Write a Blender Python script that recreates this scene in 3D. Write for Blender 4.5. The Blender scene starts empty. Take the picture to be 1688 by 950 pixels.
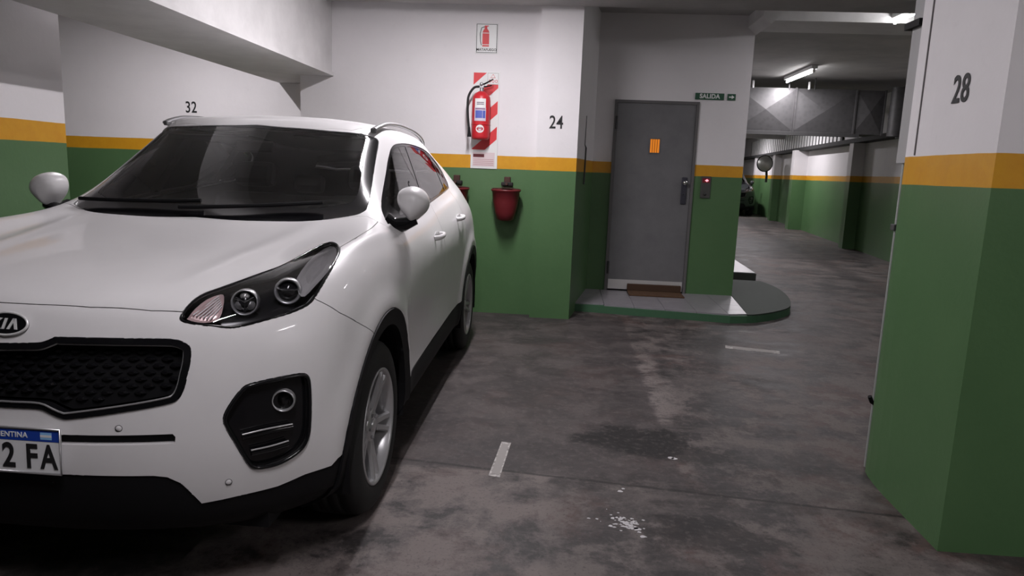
import bpy, bmesh, math, random
import numpy as np
from mathutils import Vector, Matrix
from mathutils.bvhtree import BVHTree
from mathutils.geometry import delaunay_2d_cdt

scene = bpy.context.scene
COL = scene.collection

# ---------------------------------------------------------------- camera
YAW, PITCH, ROLL = 0.0682753, 0.1673203, 0.0376388
cam_data = bpy.data.cameras.new('camera')
cam_data.sensor_width = 36.0
cam_data.sensor_fit = 'HORIZONTAL'
cam_data.lens = 1161.73 / 1688.0 * 36.0
cam_data.clip_start = 0.05
cam = bpy.data.objects.new('camera', cam_data)
COL.objects.link(cam)
_s, _c, _sr, _cr = math.sin(PITCH), math.cos(PITCH), math.sin(ROLL), math.cos(ROLL)
_right = Vector((_cr, _sr * _s, _sr * _c))
_up = Vector((-_sr, _cr * _s, _cr * _c))
_fwd = Vector((0, _c, -_s))
_m = Matrix((_right, _up, -_fwd)).transposed().to_4x4()
cam.matrix_world = Matrix.Translation((0, 0, 1.4055)) @ Matrix.Rotation(YAW, 4, 'Z') @ _m
scene.camera = cam

# ---------------------------------------------------------------- world and exposure
world = bpy.data.worlds.new('world')
scene.world = world
world.use_nodes = True
world.node_tree.nodes['Background'].inputs[0].default_value = (0.9, 0.93, 1.0, 1)
world.node_tree.nodes['Background'].inputs[1].default_value = 0.02
scene.view_settings.view_transform = 'Standard'
scene.view_settings.look = 'None'
scene.view_settings.gamma = 1.0
scene.view_settings.use_curve_mapping = False
scene.view_settings.exposure = 0.0

# ---------------------------------------------------------------- helpers
def link(o):
    COL.objects.link(o)
    return o

def tag(o, label=None, cat=None, group=None, kind=None):
    if label: o['label'] = label
    if cat: o['category'] = cat
    if group: o['group'] = group
    if kind: o['kind'] = kind
    return o

def empty(name, loc=(0, 0, 0), rz=0.0, parent=None):
    o = bpy.data.objects.new(name, None)
    o.location = loc
    o.rotation_euler = (0, 0, rz)
    o.empty_display_size = 0.1
    if parent: o.parent = parent
    return link(o)

def copy_tree(o, parent=None):
    c = o.copy()
    link(c)
    c.parent = parent
    for ch in list(o.children):
        copy_tree(ch, c)
    return c

class MB:
    """collects shapes for ONE mesh"""
    def __init__(self):
        self.v, self.f, self.m, self.sm = [], [], [], []
    def add(self, verts, faces, mat=0, smooth=False, xf=None):
        b = len(self.v)
        for p in verts:
            p = Vector(p)
            if xf is not None: p = xf @ p
            self.v.append(tuple(p))
        for f in faces:
            self.f.append(tuple(b + i for i in f))
            self.m.append(mat)
            self.sm.append(smooth)
        return self
    def box(self, x0, x1, y0, y1, z0, z1, mat=0, xf=None):
        v = [(x, y, z) for z in (z0, z1) for y in (y0, y1) for x in (x0, x1)]
        f = [(0, 2, 3, 1), (4, 5, 7, 6), (0, 1, 5, 4), (2, 6, 7, 3), (0, 4, 6, 2), (1, 3, 7, 5)]
        return self.add(v, f, mat, False, xf)
    def rbox(self, x0, x1, y0, y1, z0, z1, b=0.01, mat=0, xf=None):
        """box with chamfered edges (bmesh bevel)"""
        bm = bmesh.new()
        vs = [bm.verts.new((x, y, z)) for z in (z0, z1) for y in (y0, y1) for x in (x0, x1)]
        for f in [(0, 2, 3, 1), (4, 5, 7, 6), (0, 1, 5, 4), (2, 6, 7, 3), (0, 4, 6, 2), (1, 3, 7, 5)]:
            bm.faces.new([vs[i] for i in f])
        bmesh.ops.bevel(bm, geom=list(bm.edges), offset=b, segments=2, profile=0.5, affect='EDGES')
        bm.verts.index_update()
        self.add([v.co[:] for v in bm.verts], [[v.index for v in f.verts] for f in bm.faces], mat, False, xf)
        bm.free()
        return self
    def cyl(self, a, b, r, r2=None, n=16, mat=0, cap=True, smooth=True, xf=None):
        a, b = Vector(a), Vector(b)
        r2 = r if r2 is None else r2
        d = (b - a).normalized()
        u = d.orthogonal().normalized()
        w = d.cross(u)
        v = []
        for p, rr in ((a, r), (b, r2)):
            for i in range(n):
                t = 2 * math.pi * i / n
                v.append(p + (u * math.cos(t) + w * math.sin(t)) * rr)
        self.add(v, [(i, (i + 1) % n, n + (i + 1) % n, n + i) for i in range(n)], mat, smooth, xf)
        if cap:
            self.add(v[:n], [tuple(reversed(range(n)))], mat, False, xf)
            self.add(v[n:], [tuple(range(n))], mat, False, xf)
        return self
    def tube(self, pts, r, n=8, mat=0, xf=None, closed=False, ell=None):
        pts = [Vector(p) for p in pts]
        L = len(pts)
        v = []
        u = None
        for i, p in enumerate(pts):
            if closed:
                d = pts[(i + 1) % L] - pts[i - 1]
            else:
                d = pts[min(i + 1, L - 1)] - pts[max(i - 1, 0)]
            d.normalize()
            if u is None:
                u = d.orthogonal()
                if ell: u = Vector((0, 0, 1)) - d * d.z
            u = (u - d * u.dot(d)).normalized()
            w = d.cross(u)
            rr = r[i] if isinstance(r, (list, tuple)) else r
            ru, rw = (rr, rr) if not ell else (rr * ell[0], rr * ell[1])
            for k in range(n):
                t = 2 * math.pi * k / n
                v.append(p + u * math.cos(t) * ru + w * math.sin(t) * rw)
        f = []
        for i in range(L if closed else L - 1):
            j = (i + 1) % L
            for k in range(n):
                k2 = (k + 1) % n
                f.append((i * n + k, i * n + k2, j * n + k2, j * n + k))
        self.add(v, f, mat, True, xf)
        if not closed:
            self.add(v[:n], [tuple(reversed(range(n)))], mat, False, xf)
            self.add(v[-n:], [tuple(range(n))], mat, False, xf)
        return self
    def lathe(self, prof, n=32, mat=0, smooth=True, xf=None, closed=False):
        """prof: (r, h) pairs, turned about +Z"""
        v = []
        for r, h in prof:
            for k in range(n):
                t = 2 * math.pi * k / n
                v.append((r * math.cos(t), r * math.sin(t), h))
        f = []
        L = len(prof)
        for i in range(L if closed else L - 1):
            j = (i + 1) % L
            for k in range(n):
                k2 = (k + 1) % n
                f.append((i * n + k, i * n + k2, j * n + k2, j * n + k))
        return self.add(v, f, mat, smooth, xf)
    def prism(self, poly, d0, d1, axis='y', mat=0, xf=None):
        """2D polygon (a, b) extruded along axis between d0 and d1"""
        n = len(poly)
        def P(a, b, d):
            return {'y': (a, d, b), 'x': (d, a, b), 'z': (a, b, d)}[axis]
        v = [P(a, b, d0) for a, b in poly] + [P(a, b, d1) for a, b in poly]
        f = [(i, (i + 1) % n, n + (i + 1) % n, n + i) for i in range(n)]
        f += [tuple(reversed(range(n))), tuple(range(n, 2 * n))]
        return self.add(v, f, mat, False, xf)
    def mesh(self, name, mats):
        me = bpy.data.meshes.new(name)
        me.from_pydata(self.v, [], self.f)
        for m in (mats if isinstance(mats, (list, tuple)) else [mats]):
            me.materials.append(m)
        me.polygons.foreach_set('material_index', self.m)
        me.polygons.foreach_set('use_smooth', self.sm)
        bm = bmesh.new(); bm.from_mesh(me)
        bmesh.ops.recalc_face_normals(bm, faces=list(bm.faces))
        bm.to_mesh(me); bm.free()
        me.update()
        return me
    def build(self, name, mats, parent=None, loc=None):
        o = bpy.data.objects.new(name, self.mesh(name, mats))
        if parent: o.parent = parent
        if loc: o.location = loc
        return link(o)

def catmull(pts, n=6, closed=False):
    """smooth curve through 2D / 3D points"""
    P = [np.array(p, float) for p in pts]
    L = len(P)
    out = []
    for i in range(L if closed else L - 1):
        p0 = P[i - 1] if (closed or i > 0) else 2 * P[0] - P[1]
        p1, p2 = P[i], P[(i + 1) % L]
        p3 = P[(i + 2) % L] if (closed or i + 2 < L) else 2 * P[-1] - P[-2]
        for k in range(n):
            t = k / n
            out.append(0.5 * ((2 * p1) + (-p0 + p2) * t + (2 * p0 - 5 * p1 + 4 * p2 - p3) * t * t + (-p0 + 3 * p1 - 3 * p2 + p3) * t ** 3))
    if not closed: out.append(P[-1])
    return [tuple(p) for p in out]

# ---------------------------------------------------------------- materials
MATS = {}
def mat(name, color=(0.8, 0.8, 0.8), rough=0.5, metal=0.0, coat=0.0, emit=None, emit_s=0.0, spec=0.5, trans=0.0, ior=1.45, alpha=1.0):
    if name in MATS: return MATS[name]
    m = bpy.data.materials.new(name)
    m.use_nodes = True
    b = m.node_tree.nodes['Principled BSDF']
    b.inputs['Base Color'].default_value = (*color, 1)
    b.inputs['Roughness'].default_value = rough
    b.inputs['Metallic'].default_value = metal
    b.inputs['Coat Weight'].default_value = coat
    b.inputs['Coat Roughness'].default_value = 0.04
    b.inputs['Specular IOR Level'].default_value = spec
    b.inputs['Transmission Weight'].default_value = trans
    b.inputs['IOR'].default_value = ior
    b.inputs['Alpha'].default_value = alpha
    if emit:
        b.inputs['Emission Color'].default_value = (*emit, 1)
        b.inputs['Emission Strength'].default_value = emit_s
    MATS[name] = m
    return m

class NT:
    """terse node building"""
    def __init__(self, m):
        self.m, self.t = m, m.node_tree
        self.b = m.node_tree.nodes['Principled BSDF']
    def n(self, kind, **kw):
        x = self.t.nodes.new(kind)
        for k, v in kw.items():
            if k.startswith('i_'):
                key = k[2:]
                key = int(key) if key.isdigit() else key.replace('_', ' ')
                x.inputs[key].default_value = v
            else:
                setattr(x, k, v)
        return x
    def l(self, a, b): self.t.links.new(a, b)
    def coord(self, kind='Object'): return self.n('ShaderNodeTexCoord').outputs[kind]
    def noise(self, vec, scale, detail=4, rough=0.55, dist=0.0):
        x = self.n('ShaderNodeTexNoise')
        x.inputs['Scale'].default_value = scale
        x.inputs['Detail'].default_value = detail
        x.inputs['Roughness'].default_value = rough
        x.inputs['Distortion'].default_value = dist
        self.l(vec, x.inputs['Vector'])
        return x.outputs['Fac']
    def ramp(self, fac, stops, interp='LINEAR'):
        x = self.n('ShaderNodeValToRGB')
        x.color_ramp.interpolation = interp
        e = x.color_ramp.elements
        while len(e) < len(stops): e.new(0.5)
        for i, (p, c) in enumerate(stops):
            e[i].position = p
            e[i].color = (c, c, c, 1) if isinstance(c, (int, float)) else (*c, 1)
        self.l(fac, x.inputs['Fac'])
        return x.outputs['Color']
    def math(self, op, a, b=None, c=None):
        x = self.n('ShaderNodeMath', operation=op)
        for i, s in enumerate((a, b, c)):
            if s is None: continue
            if isinstance(s, (int, float)): x.inputs[i].default_value = s
            else: self.l(s, x.inputs[i])
        return x.outputs[0]
    def mix(self, fac, a, b, blend='MIX'):
        x = self.n('ShaderNodeMix', data_type='RGBA', blend_type=blend)
        ins = [i for i in x.inputs if i.enabled or True]
        f, A, B = x.inputs[0], x.inputs[6], x.inputs[7]
        for s, i in ((fac, f), (a, A), (b, B)):
            if isinstance(s, (int, float)): i.default_value = s
            elif isinstance(s, tuple): i.default_value = (*s, 1)
            else: self.l(s, i)
        return x.outputs[2]
    def bump(self, h, strength=0.3, dist=0.01):
        x = self.n('ShaderNodeBump')
        x.inputs['Strength'].default_value = strength
        x.inputs['Distance'].default_value = dist
        self.l(h, x.inputs['Height'])
        self.l(x.outputs[0], self.b.inputs['Normal'])

# ---------------------------------------------------------------- car materials
def thin_glass(name, tint, ior=1.5, rough=0.0):
    if name in MATS: return MATS[name]
    m = bpy.data.materials.new(name)
    m.use_nodes = True
    t = m.node_tree
    t.nodes.clear()
    out = t.nodes.new('ShaderNodeOutputMaterial')
    mx = t.nodes.new('ShaderNodeMixShader')
    tr = t.nodes.new('ShaderNodeBsdfTransparent')
    tr.inputs[0].default_value = (*tint, 1)
    gl = t.nodes.new('ShaderNodeBsdfGlossy')
    gl.inputs['Roughness'].default_value = rough
    fr = t.nodes.new('ShaderNodeFresnel')
    fr.inputs[0].default_value = ior
    t.links.new(fr.outputs[0], mx.inputs[0])
    t.links.new(tr.outputs[0], mx.inputs[1])
    t.links.new(gl.outputs[0], mx.inputs[2])
    t.links.new(mx.outputs[0], out.inputs[0])
    MATS[name] = m
    return m

def paint_mat(name, color, rough=.35, coat=.6):
    m = mat(name, color, rough, coat=coat)
    n = NT(m)
    c = n.coord()
    d = n.noise(c, 9, 5, .6)
    n.l(n.mix(n.ramp(d, [(.45, 0.0), (.8, .12)]), color, tuple(x * .78 for x in color)), n.b.inputs['Base Color'])
    return m
WHITE = paint_mat('white_car_paint', (.67, .66, .665), .42, .4)
BLACKP = mat('black_plastic', (.007, .007, .008), .6, spec=.22)
BLACKG = mat('black_gloss', (.006, .006, .007), .12)
CHROME = mat('chrome', (.75, .75, .76), .12, 1.0)
DULLCH = mat('dull_chrome', (.50, .50, .51), .30, .7)
ALLOY = mat('alloy', (.46, .46, .47), .34, .55)
RUBBER = mat('rubber', (.012, .012, .012), .75)
TRIM = mat('interior_dark', (.026, .026, .027), .8)
SEAT = mat('seat_fabric', (.09, .09, .09), .85)
HEADL = mat('headliner', (.22, .22, .22), .9)
WGLASS = thin_glass('windshield_glass', (.82, .85, .83), 1.85)
SGLASS = thin_glass('side_glass', (.50, .52, .51), 2.1)
CLEAR = thin_glass('lamp_lens', (.90, .90, .92))
LAMPGREY = mat('lamp_reflector', (.78, .77, .77), .35, .15)
LAMPMID = mat('lamp_cell_grey', (.22, .22, .22), .3, .4)
SILVER = mat('badge_silver', (.80, .80, .80), .35, .35)
LAMPDARK = mat('lamp_housing', (.012, .012, .013), .25)
AMBERC = mat('turn_signal_reflector', (.62, .47, .46), .32, .3)
PLATEW = mat('plate_white', (.72, .73, .74), .4)
PLATEB = mat('plate_blue', (.012, .05, .33), .4)
INK = mat('black_ink', (.012, .012, .013), .6)

def text_mesh(body, size, mat_, depth=0.0, bold=0.0, xs=1.0, align='CENTER'):
    cu = bpy.data.curves.new('lettering', 'FONT')
    cu.body = body
    cu.size = size
    cu.extrude = depth
    cu.offset = bold
    cu.align_x = align
    cu.align_y = 'CENTER'
    cu.space_character = 1.05
    o = link(bpy.data.objects.new('lettering', cu))
    bpy.context.view_layer.update()
    me = bpy.data.meshes.new_from_object(o.evaluated_get(bpy.context.evaluated_depsgraph_get()))
    bpy.data.objects.remove(o)
    bpy.data.curves.remove(cu)
    if xs != 1.0: me.transform(Matrix.Scale(xs, 4, (1, 0, 0)))
    me.materials.clear()
    me.materials.append(mat_)
    return me

def frame(origin, zdir, up=(0, 0, 1)):
    """matrix whose +Z points along zdir and +Y near up"""
    z = Vector(zdir).normalized()
    x = Vector(up).cross(z).normalized()
    y = z.cross(x)
    return Matrix.Translation(origin) @ Matrix((x, y, z)).transposed().to_4x4()


def obj(name, me, parent):
    o = bpy.data.objects.new(name, me)
    o.parent = parent
    return link(o)

# ---------------------------------------------------------------- room materials
def band_mat(name, zb, zt, white=(.74, .72, .73)):
    """wall paint: green dado, yellow stripe between zb and zt, white above"""
    m = mat(name, rough=.5)
    n = NT(m)
    pos = n.n('ShaderNodeNewGeometry').outputs['Position']
    z = n.n('ShaderNodeSeparateXYZ'); n.l(pos, z.inputs[0])
    wob = n.math('MULTIPLY', n.math('SUBTRACT', n.noise(pos, 3.0, 3), .5), .010)
    zz = n.math('ADD', z.outputs['Z'], wob)
    d1 = n.noise(pos, 1.3, 6, .65)
    d2 = n.noise(pos, 14, 4, .6)
    g = n.mix(n.ramp(d1, [(.35, 0.0), (.7, 1.0)]), (.070, .148, .060), (.084, .168, .070))
    y = n.mix(n.ramp(d2, [(.3, 0.0), (.8, 1.0)]), (.62, .31, .016), (.56, .26, .012))
    w = n.mix(n.ramp(d1, [(.40, 0.0), (.8, .55)]), white, tuple(c * .86 for c in white))
    w = n.mix(n.ramp(d2, [(.62, 0.0), (.85, .22)]), w, tuple(c * .7 for c in white))
    c = n.mix(n.math('GREATER_THAN', zz, zb), g, y)
    c = n.mix(n.math('GREATER_THAN', zz, zt), c, w)
    n.l(c, n.b.inputs['Base Color'])
    n.l(n.ramp(n.math('GREATER_THAN', zz, zt), [(0.0, .38), (1.0, .62)]), n.b.inputs['Roughness'])
    n.bump(n.noise(pos, 22, 4, .6), .12, .01)
    return m
BAND = band_mat('wall_paint', 1.402, 1.525)
BAND_L = band_mat('wall_paint_bay', 1.462, 1.585)
PLASTER = mat('white_plaster', (.66, .65, .65), .7)
_n = NT(PLASTER); _p = _n.n('ShaderNodeNewGeometry').outputs['Position']
_n.l(_n.mix(_n.ramp(_n.noise(_p, 2.2, 6, .65), [(.4, 0.0), (.75, 1.0)]), (.70, .69, .69), (.56, .55, .55)), _n.b.inputs['Base Color'])
_n.bump(_n.noise(_p, 25, 4), .15, .01)
CEIL = mat('ceiling_concrete', (.40, .39, .38), .8)
_n = NT(CEIL); _p = _n.n('ShaderNodeNewGeometry').outputs['Position']
_n.l(_n.mix(_n.ramp(_n.noise(_p, 1.8, 6, .65), [(.35, 0.0), (.75, 1.0)]), (.44, .43, .42), (.32, .31, .31)), _n.b.inputs['Base Color'])
_n.bump(_n.noise(_p, 18, 4), .2, .01)

def floor_mat():
    m = mat('garage_floor', rough=.6, spec=.3)
    n = NT(m)
    pos = n.n('ShaderNodeNewGeometry').outputs['Position']
    s = n.n('ShaderNodeSeparateXYZ'); n.l(pos, s.inputs[0])
    X, Y = s.outputs['X'], s.outputs['Y']
    big = n.noise(pos, .9, 7, .70, .15)
    mid = n.noise(pos, 3.4, 8, .72, .15)
    fine = n.noise(pos, 26, 5, .7)
    red = n.noise(pos, 1.7, 5, .6, .4)
    c = n.mix(n.ramp(big, [(.44, 0.0), (.57, 1.0)]), (0.0414, 0.0369, 0.0369), (0.0792, 0.0684, 0.0657))
    c = n.mix(n.ramp(red, [(.50, 0.0), (.60, .8)]), c, (0.0810, 0.0522, 0.0468))
    c = n.mix(n.ramp(mid, [(.50, 0.0), (.585, .8)]), c, (0.1350, 0.1170, 0.1098))
    c = n.mix(n.ramp(mid, [(.38, .85), (.47, 0.0)]), c, (0.0216, 0.0193, 0.0193))
    blot = n.noise(pos, 1.25, 9, .74, .2)
    c = n.mix(n.ramp(blot, [(.40, .75), (.47, 0.0)]), c, (0.0252, 0.0225, 0.0225))
    c = n.mix(n.ramp(blot, [(.535, 0.0), (.60, .65)]), c, (0.1215, 0.1053, 0.0990))
    streak = n.n('ShaderNodeMapping'); streak.inputs['Scale'].default_value = (.35, 2.2, 1)
    n.l(pos, streak.inputs['Vector'])
    st = n.noise(streak.outputs[0], 2.4, 7, .72, .1)
    c = n.mix(n.ramp(st, [(.52, 0.0), (.68, .5)]), c, (0.1198, 0.1022, 0.0969))
    wob = n.math('MULTIPLY', n.math('SUBTRACT', mid, .5), .10)
    def step(v, a, w=.03):
        x = n.n('ShaderNodeMapRange', interpolation_type='SMOOTHSTEP')
        x.inputs['From Min'].default_value = a - w; x.inputs['From Max'].default_value = a + w
        n.l(v, x.inputs['Value']); return x.outputs[0]
    mul = lambda a, b: n.math('MULTIPLY', a, b)
    inv = lambda a: n.math('SUBTRACT', 1.0, a)
    xs, ys = n.math('ADD', X, n.math('MULTIPLY', wob, .35)), n.math('ADD', Y, wob)
    # smoother darker repair slab beside the parked car
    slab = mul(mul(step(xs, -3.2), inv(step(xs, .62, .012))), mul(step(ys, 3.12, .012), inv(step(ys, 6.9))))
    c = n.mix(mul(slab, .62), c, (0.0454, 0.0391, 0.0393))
    # worn pale edge of that slab
    edge = mul(mul(step(xs, .60, .02), inv(step(xs, .74, .10))), mul(step(ys, 3.9, .1), inv(step(ys, 5.4, .2))))
    c = n.mix(mul(edge, n.ramp(mid, [(.46, 0.0), (.56, .6)])), c, (0.1765, 0.1544, 0.1469))
    # pale scuffed zone in front
    pale = mul(mul(step(xs, -1.2, .2), inv(step(xs, .02, .06))), inv(step(ys, 3.12, .012)))
    c = n.mix(mul(pale, n.ramp(mid, [(.42, .0), (.56, .85)])), c, (0.1576, 0.1336, 0.1264))
    # oil stains
    for ox, oy, rx, ry, k in ((.44, 3.60, .36, .26, 1.0), (.72, 3.48, .26, .16, .7), (.66, 2.66, .36, .16, .7), (.15, 3.05, .22, .09, .35), (1.05, 2.95, .16, .10, .4), (1.30, 3.45, .18, .2, .4), (.95, 4.9, .5, .25, .25), (1.4, 6.1, .8, .3, .25)):
        dx = n.math('DIVIDE', n.math('SUBTRACT', n.math('ADD', X, wob), ox), rx)
        dy = n.math('DIVIDE', n.math('SUBTRACT', ys, oy), ry)
        r = n.math('SQRT', n.math('ADD', mul(dx, dx), mul(dy, dy)))
        r = n.math('ADD', r, n.math('MULTIPLY', n.math('SUBTRACT', mid, .5), 2.2))
        c = n.mix(mul(inv(step(r, .8, .22)), k), c, (0.0144, 0.0131, 0.0131))
    # long dark bands down the drive
    u = n.math('SUBTRACT', X, n.math('MULTIPLY', Y, .112))
    for a in (1.55, 3.15):
        t = mul(step(u, a - .16, .12), inv(step(u, a + .16, .12)))
        c = n.mix(mul(mul(t, step(Y, 6.5, 1.5)), .55), c, (0.0189, 0.0166, 0.0170))
    # joint across the bay
    jl = n.math('ADD', n.math('SUBTRACT', Y, 3.115), n.math('MULTIPLY', n.math('ADD', X, .1), .115))
    jl = n.math('ABSOLUTE', n.math('ADD', jl, n.math('MULTIPLY', wob, .25)))
    c = n.mix(mul(inv(step(jl, .010, .006)), .7), c, (0.0126, 0.0113, 0.0112))
    speck = n.noise(pos, 70, 3, .7)
    c = n.mix(n.ramp(speck, [(.30, .6), (.44, 0.0)]), c, (0.0198, 0.0180, 0.0180))
    c = n.mix(n.ramp(fine, [(.52, 0.0), (.70, .35)]), c, (0.1513, 0.1306, 0.1234))
    n.l(c, n.b.inputs['Base Color'])
    n.l(n.ramp(mid, [(.25, .42), (.7, .72)]), n.b.inputs['Roughness'])
    n.bump(n.math('ADD', n.math('MULTIPLY', fine, .4), mid), .18, .01)
    return m

def struct(mb, name, m, parent=None):
    o = mb.build(name, m, parent)
    if not parent: o['kind'] = 'structure'
    return o

# ---------------------------------------------------------------- shell of the garage
floor = struct(MB().box(-9, 12, -6, 36, -.15, 0), 'floor', floor_mat())
struct(MB().box(-9, 12, -6, 6.2, 3.05, 3.25), 'ceiling', CEIL)
struct(MB().box(-9, 12, 6.2, 6.65, 2.86, 3.25), 'ceiling_beam', CEIL)
struct(MB().box(-9, 12, 6.65, 36, 3.10, 3.25), 'ceiling_drive', CEIL)
wall_back = struct(MB().box(-2.56, -.28, 6.78, 8.2, 0, 3.1), 'wall_back', BAND)
wall_bay = struct(MB().box(-9, -2.56, 7.5, 8.2, 0, 3.1), 'wall_bay', BAND_L)
wall_pier = struct(MB().prism([(-.28, 6.66), (.10, 6.66), (.30, 8.0), (.30, 8.2), (-.28, 8.2)], 0, 3.1, 'z'), 'wall_pier', BAND)
we = MB()
we.box(.30, .505, 8.0, 8.25, 0, 3.1).box(1.415, 1.94, 8.0, 8.25, 0, 3.1).box(.505, 1.415, 8.0, 8.25, 2.195, 3.1)
wall_exit = struct(we, 'wall_exit', BAND)
struct(MB().prism([(.30, 8.25), (1.94, 8.25), (4.8, 34), (.30, 34)], 0, 3.1, 'z'), 'wall_core', BAND)
struct(MB().box(-9.2, -9, -6, 8.2, 0, 3.1), 'wall_left', BAND_L)
struct(MB().box(-9, 12, -6.2, -6, 0, 3.1), 'wall_front', BAND)
struct(MB().box(2, 12, 34, 34.2, 0, 3.1), 'wall_far', BAND)
# right wall of the drive, running slightly off the room's axis
WA, WD = Vector((5.94, 13.31, 0)), Vector((.11125, .99379, 0))
WN = Vector((-WD.y, WD.x, 0))
WXF = Matrix.Translation(WA) @ Matrix(((WD.x, WN.x, 0, 0), (WD.y, WN.y, 0, 0), (0, 0, 1, 0), (0, 0, 0, 1)))   # x along the wall, y into the drive
wall_drive = struct(MB().box(-19, 21, -.3, 0, 0, 3.1, xf=WXF), 'wall_right', BAND)
for s0, s1, dp in ((2.05, 2.35, .24), (7.35, 7.75, .36), (11.3, 11.7, .22), (15.5, 15.9, .22)):
    struct(MB().box(s0, s1, 0, dp, 0, 2.22, xf=WXF), 'pilaster', BAND, wall_drive)
struct(MB().box(-6, 21, 0, .26, 2.20, 2.29, xf=WXF), 'ledge', mat('dark_ledge', (.022, .022, .022), .8), wall_drive)
struct(MB().box(-9, -3.2, 3.3, 4.39, 0, 3.05), 'wall_bay_pier', BAND_L)
pillar = struct(MB().prism([(1.515, 2.655), (2.12, 2.655), (2.12, 3.40), (1.545, 3.40), (1.533, 3.34), (1.523, 3.25), (1.517, 3.14)], 0, 3.05, 'z'), 'pillar', BAND)
beam = struct(MB().box(-3.06, -2.25, -3.0, 6.78, 2.212, 3.06), 'trim_1', PLASTER)
struct(MB().box(-2.25, -2.232, -3.0, 6.78, 2.212, 2.245), 'beam_arris', PLASTER, beam)
struct(MB().box(-3.06, -2.56, 6.78, 7.5, 2.212, 2.86), 'trim_2', PLASTER)
struct(MB().box(1.94, 6.3, 7.72, 8.32, 3.0, 3.1), 'trim_3', PLASTER)
struct(MB().prism([(1.86, 3.1), (1.86, 2.98), (1.94, 2.90), (2.06, 3.02), (2.06, 3.1)], 7.4, 8.0, 'y'), 'trim_4', PLASTER)
struct(MB().box(2.6, 8.0, 24.0, 24.4, 2.70, 3.1), 'trim_5', CEIL)
struct(MB().box(3.0, 7.6, 16.6, 17.0, 2.85, 3.1), 'trim_6', CEIL)

def painted_number(body, size, X, parent, label, xs=.78):
    me = text_mesh(body, size, INK, .0008, .002, xs)
    me.transform(X)
    o = obj('painted_number', me, parent)
    o['label'] = label
    return o
FACE_S = Matrix(((1, 0, 0, 0), (0, 0, -1, 0), (0, 1, 0, 0), (0, 0, 0, 1)))       # readable from -Y
FACE_W = Matrix(((0, 0, -1, 0), (-1, 0, 0, 0), (0, 1, 0, 0), (0, 0, 0, 1)))      # readable from -X
painted_number('24', .165, Matrix.Translation((-.105, 6.6585, 1.838)) @ FACE_S, wall_pier, 'black stencilled number 24')
painted_number('32', .165, Matrix.Translation((-4.035, 7.4985, 1.925)) @ FACE_S, wall_bay, 'black stencilled number 32')
painted_number('28', .15, Matrix.Translation((1.5135, 2.945, 1.772)) @ FACE_W, pillar, 'black stencilled number 28')

# ---------------------------------------------------------------- raised step in front of the exit door
GREEN = mat('step_green', (.045, .115, .060), .5)
GREENTOP = mat('step_end_paint', (.042, .053, .045), .7, spec=.2)
TILE = mat('grey_tile', (.30, .29, .31), .35)
_n = NT(TILE); _p = _n.n('ShaderNodeNewGeometry').outputs['Position']
_n.l(_n.mix(_n.noise(_p, 6, 5, .6), (.20, .19, .21), (.28, .265, .285)), _n.b.inputs['Base Color'])
outl = [(.145, 7.09), (.9, 6.975), (1.67, 6.86), (1.90, 6.93), (2.10, 7.08), (2.30, 7.29), (2.44, 7.52), (2.56, 7.92), (2.64, 8.4), (2.66, 8.9), (2.60, 9.28), (1.95, 9.34), (1.94, 8.0), (.26, 8.0)]
outl = outl[:3] + [tuple(p) for p in catmull(outl[2:11], 4)][1:-1] + outl[10:]
step = struct(MB().prism(outl, 0, .072, 'z'), 'trim_7', GREEN)
step['label'] = 'low green painted step with rounded end'
endp = [(1.845, 6.915)] + [p for p in outl if p[0] > 1.86 and not (p[0] == 1.94 and p[1] == 8.0)] + [(1.945, 8.0)]
struct(MB().prism(endp, .072, .086, 'z'), 'step_end', GREENTOP, step)
tw = .30
fy = lambda x: 7.11 - (x - .145) * .151 if x < 1.66 else 6.882 + (x - 1.66) * .22
for r in range(4):
    for c in range(6):
        x0, x1 = .16 + c * tw, .16 + (c + 1) * tw - .004
        base = 7.11 - (x0 - .145) * .0
        ya, yb = (fy(x0), fy(x1)) if r == 0 else (7.11 + (r - 1) * tw, 7.11 + (r - 1) * tw)
        yt = min(7.11 + r * tw - .004, 7.998)
        if c == 5: x1 = 1.85
        if yt - max(ya, yb) < .02: continue
        xl0, xl1 = max(x0, .165 + (ya - 7.09) * .14), max(x0, .165 + (yt - 7.09) * .14)
        xr0, xr1 = (x1, x1) if c < 5 else (1.842 + (yb - 6.915) * .086, 1.842 + (yt - 6.915) * .086)
        struct(MB().prism([(xl0, ya), (xr0, yb), (xr1, yt), (xl1, yt)], .072, .086, 'z'), 'tile', TILE, step)
step2 = struct(MB().prism([(2.12, 9.75), (2.66, 9.72), (2.74, 11.4), (2.30, 11.4)], 0, .12, 'z'), 'trim_8', mat('step_dark', (.05, .055, .05), .6))
struct(MB().prism([(2.13, 9.76), (2.65, 9.73), (2.73, 11.39), (2.31, 11.39)], .12, .13, 'z'), 'step_top', TILE, step2)

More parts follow.
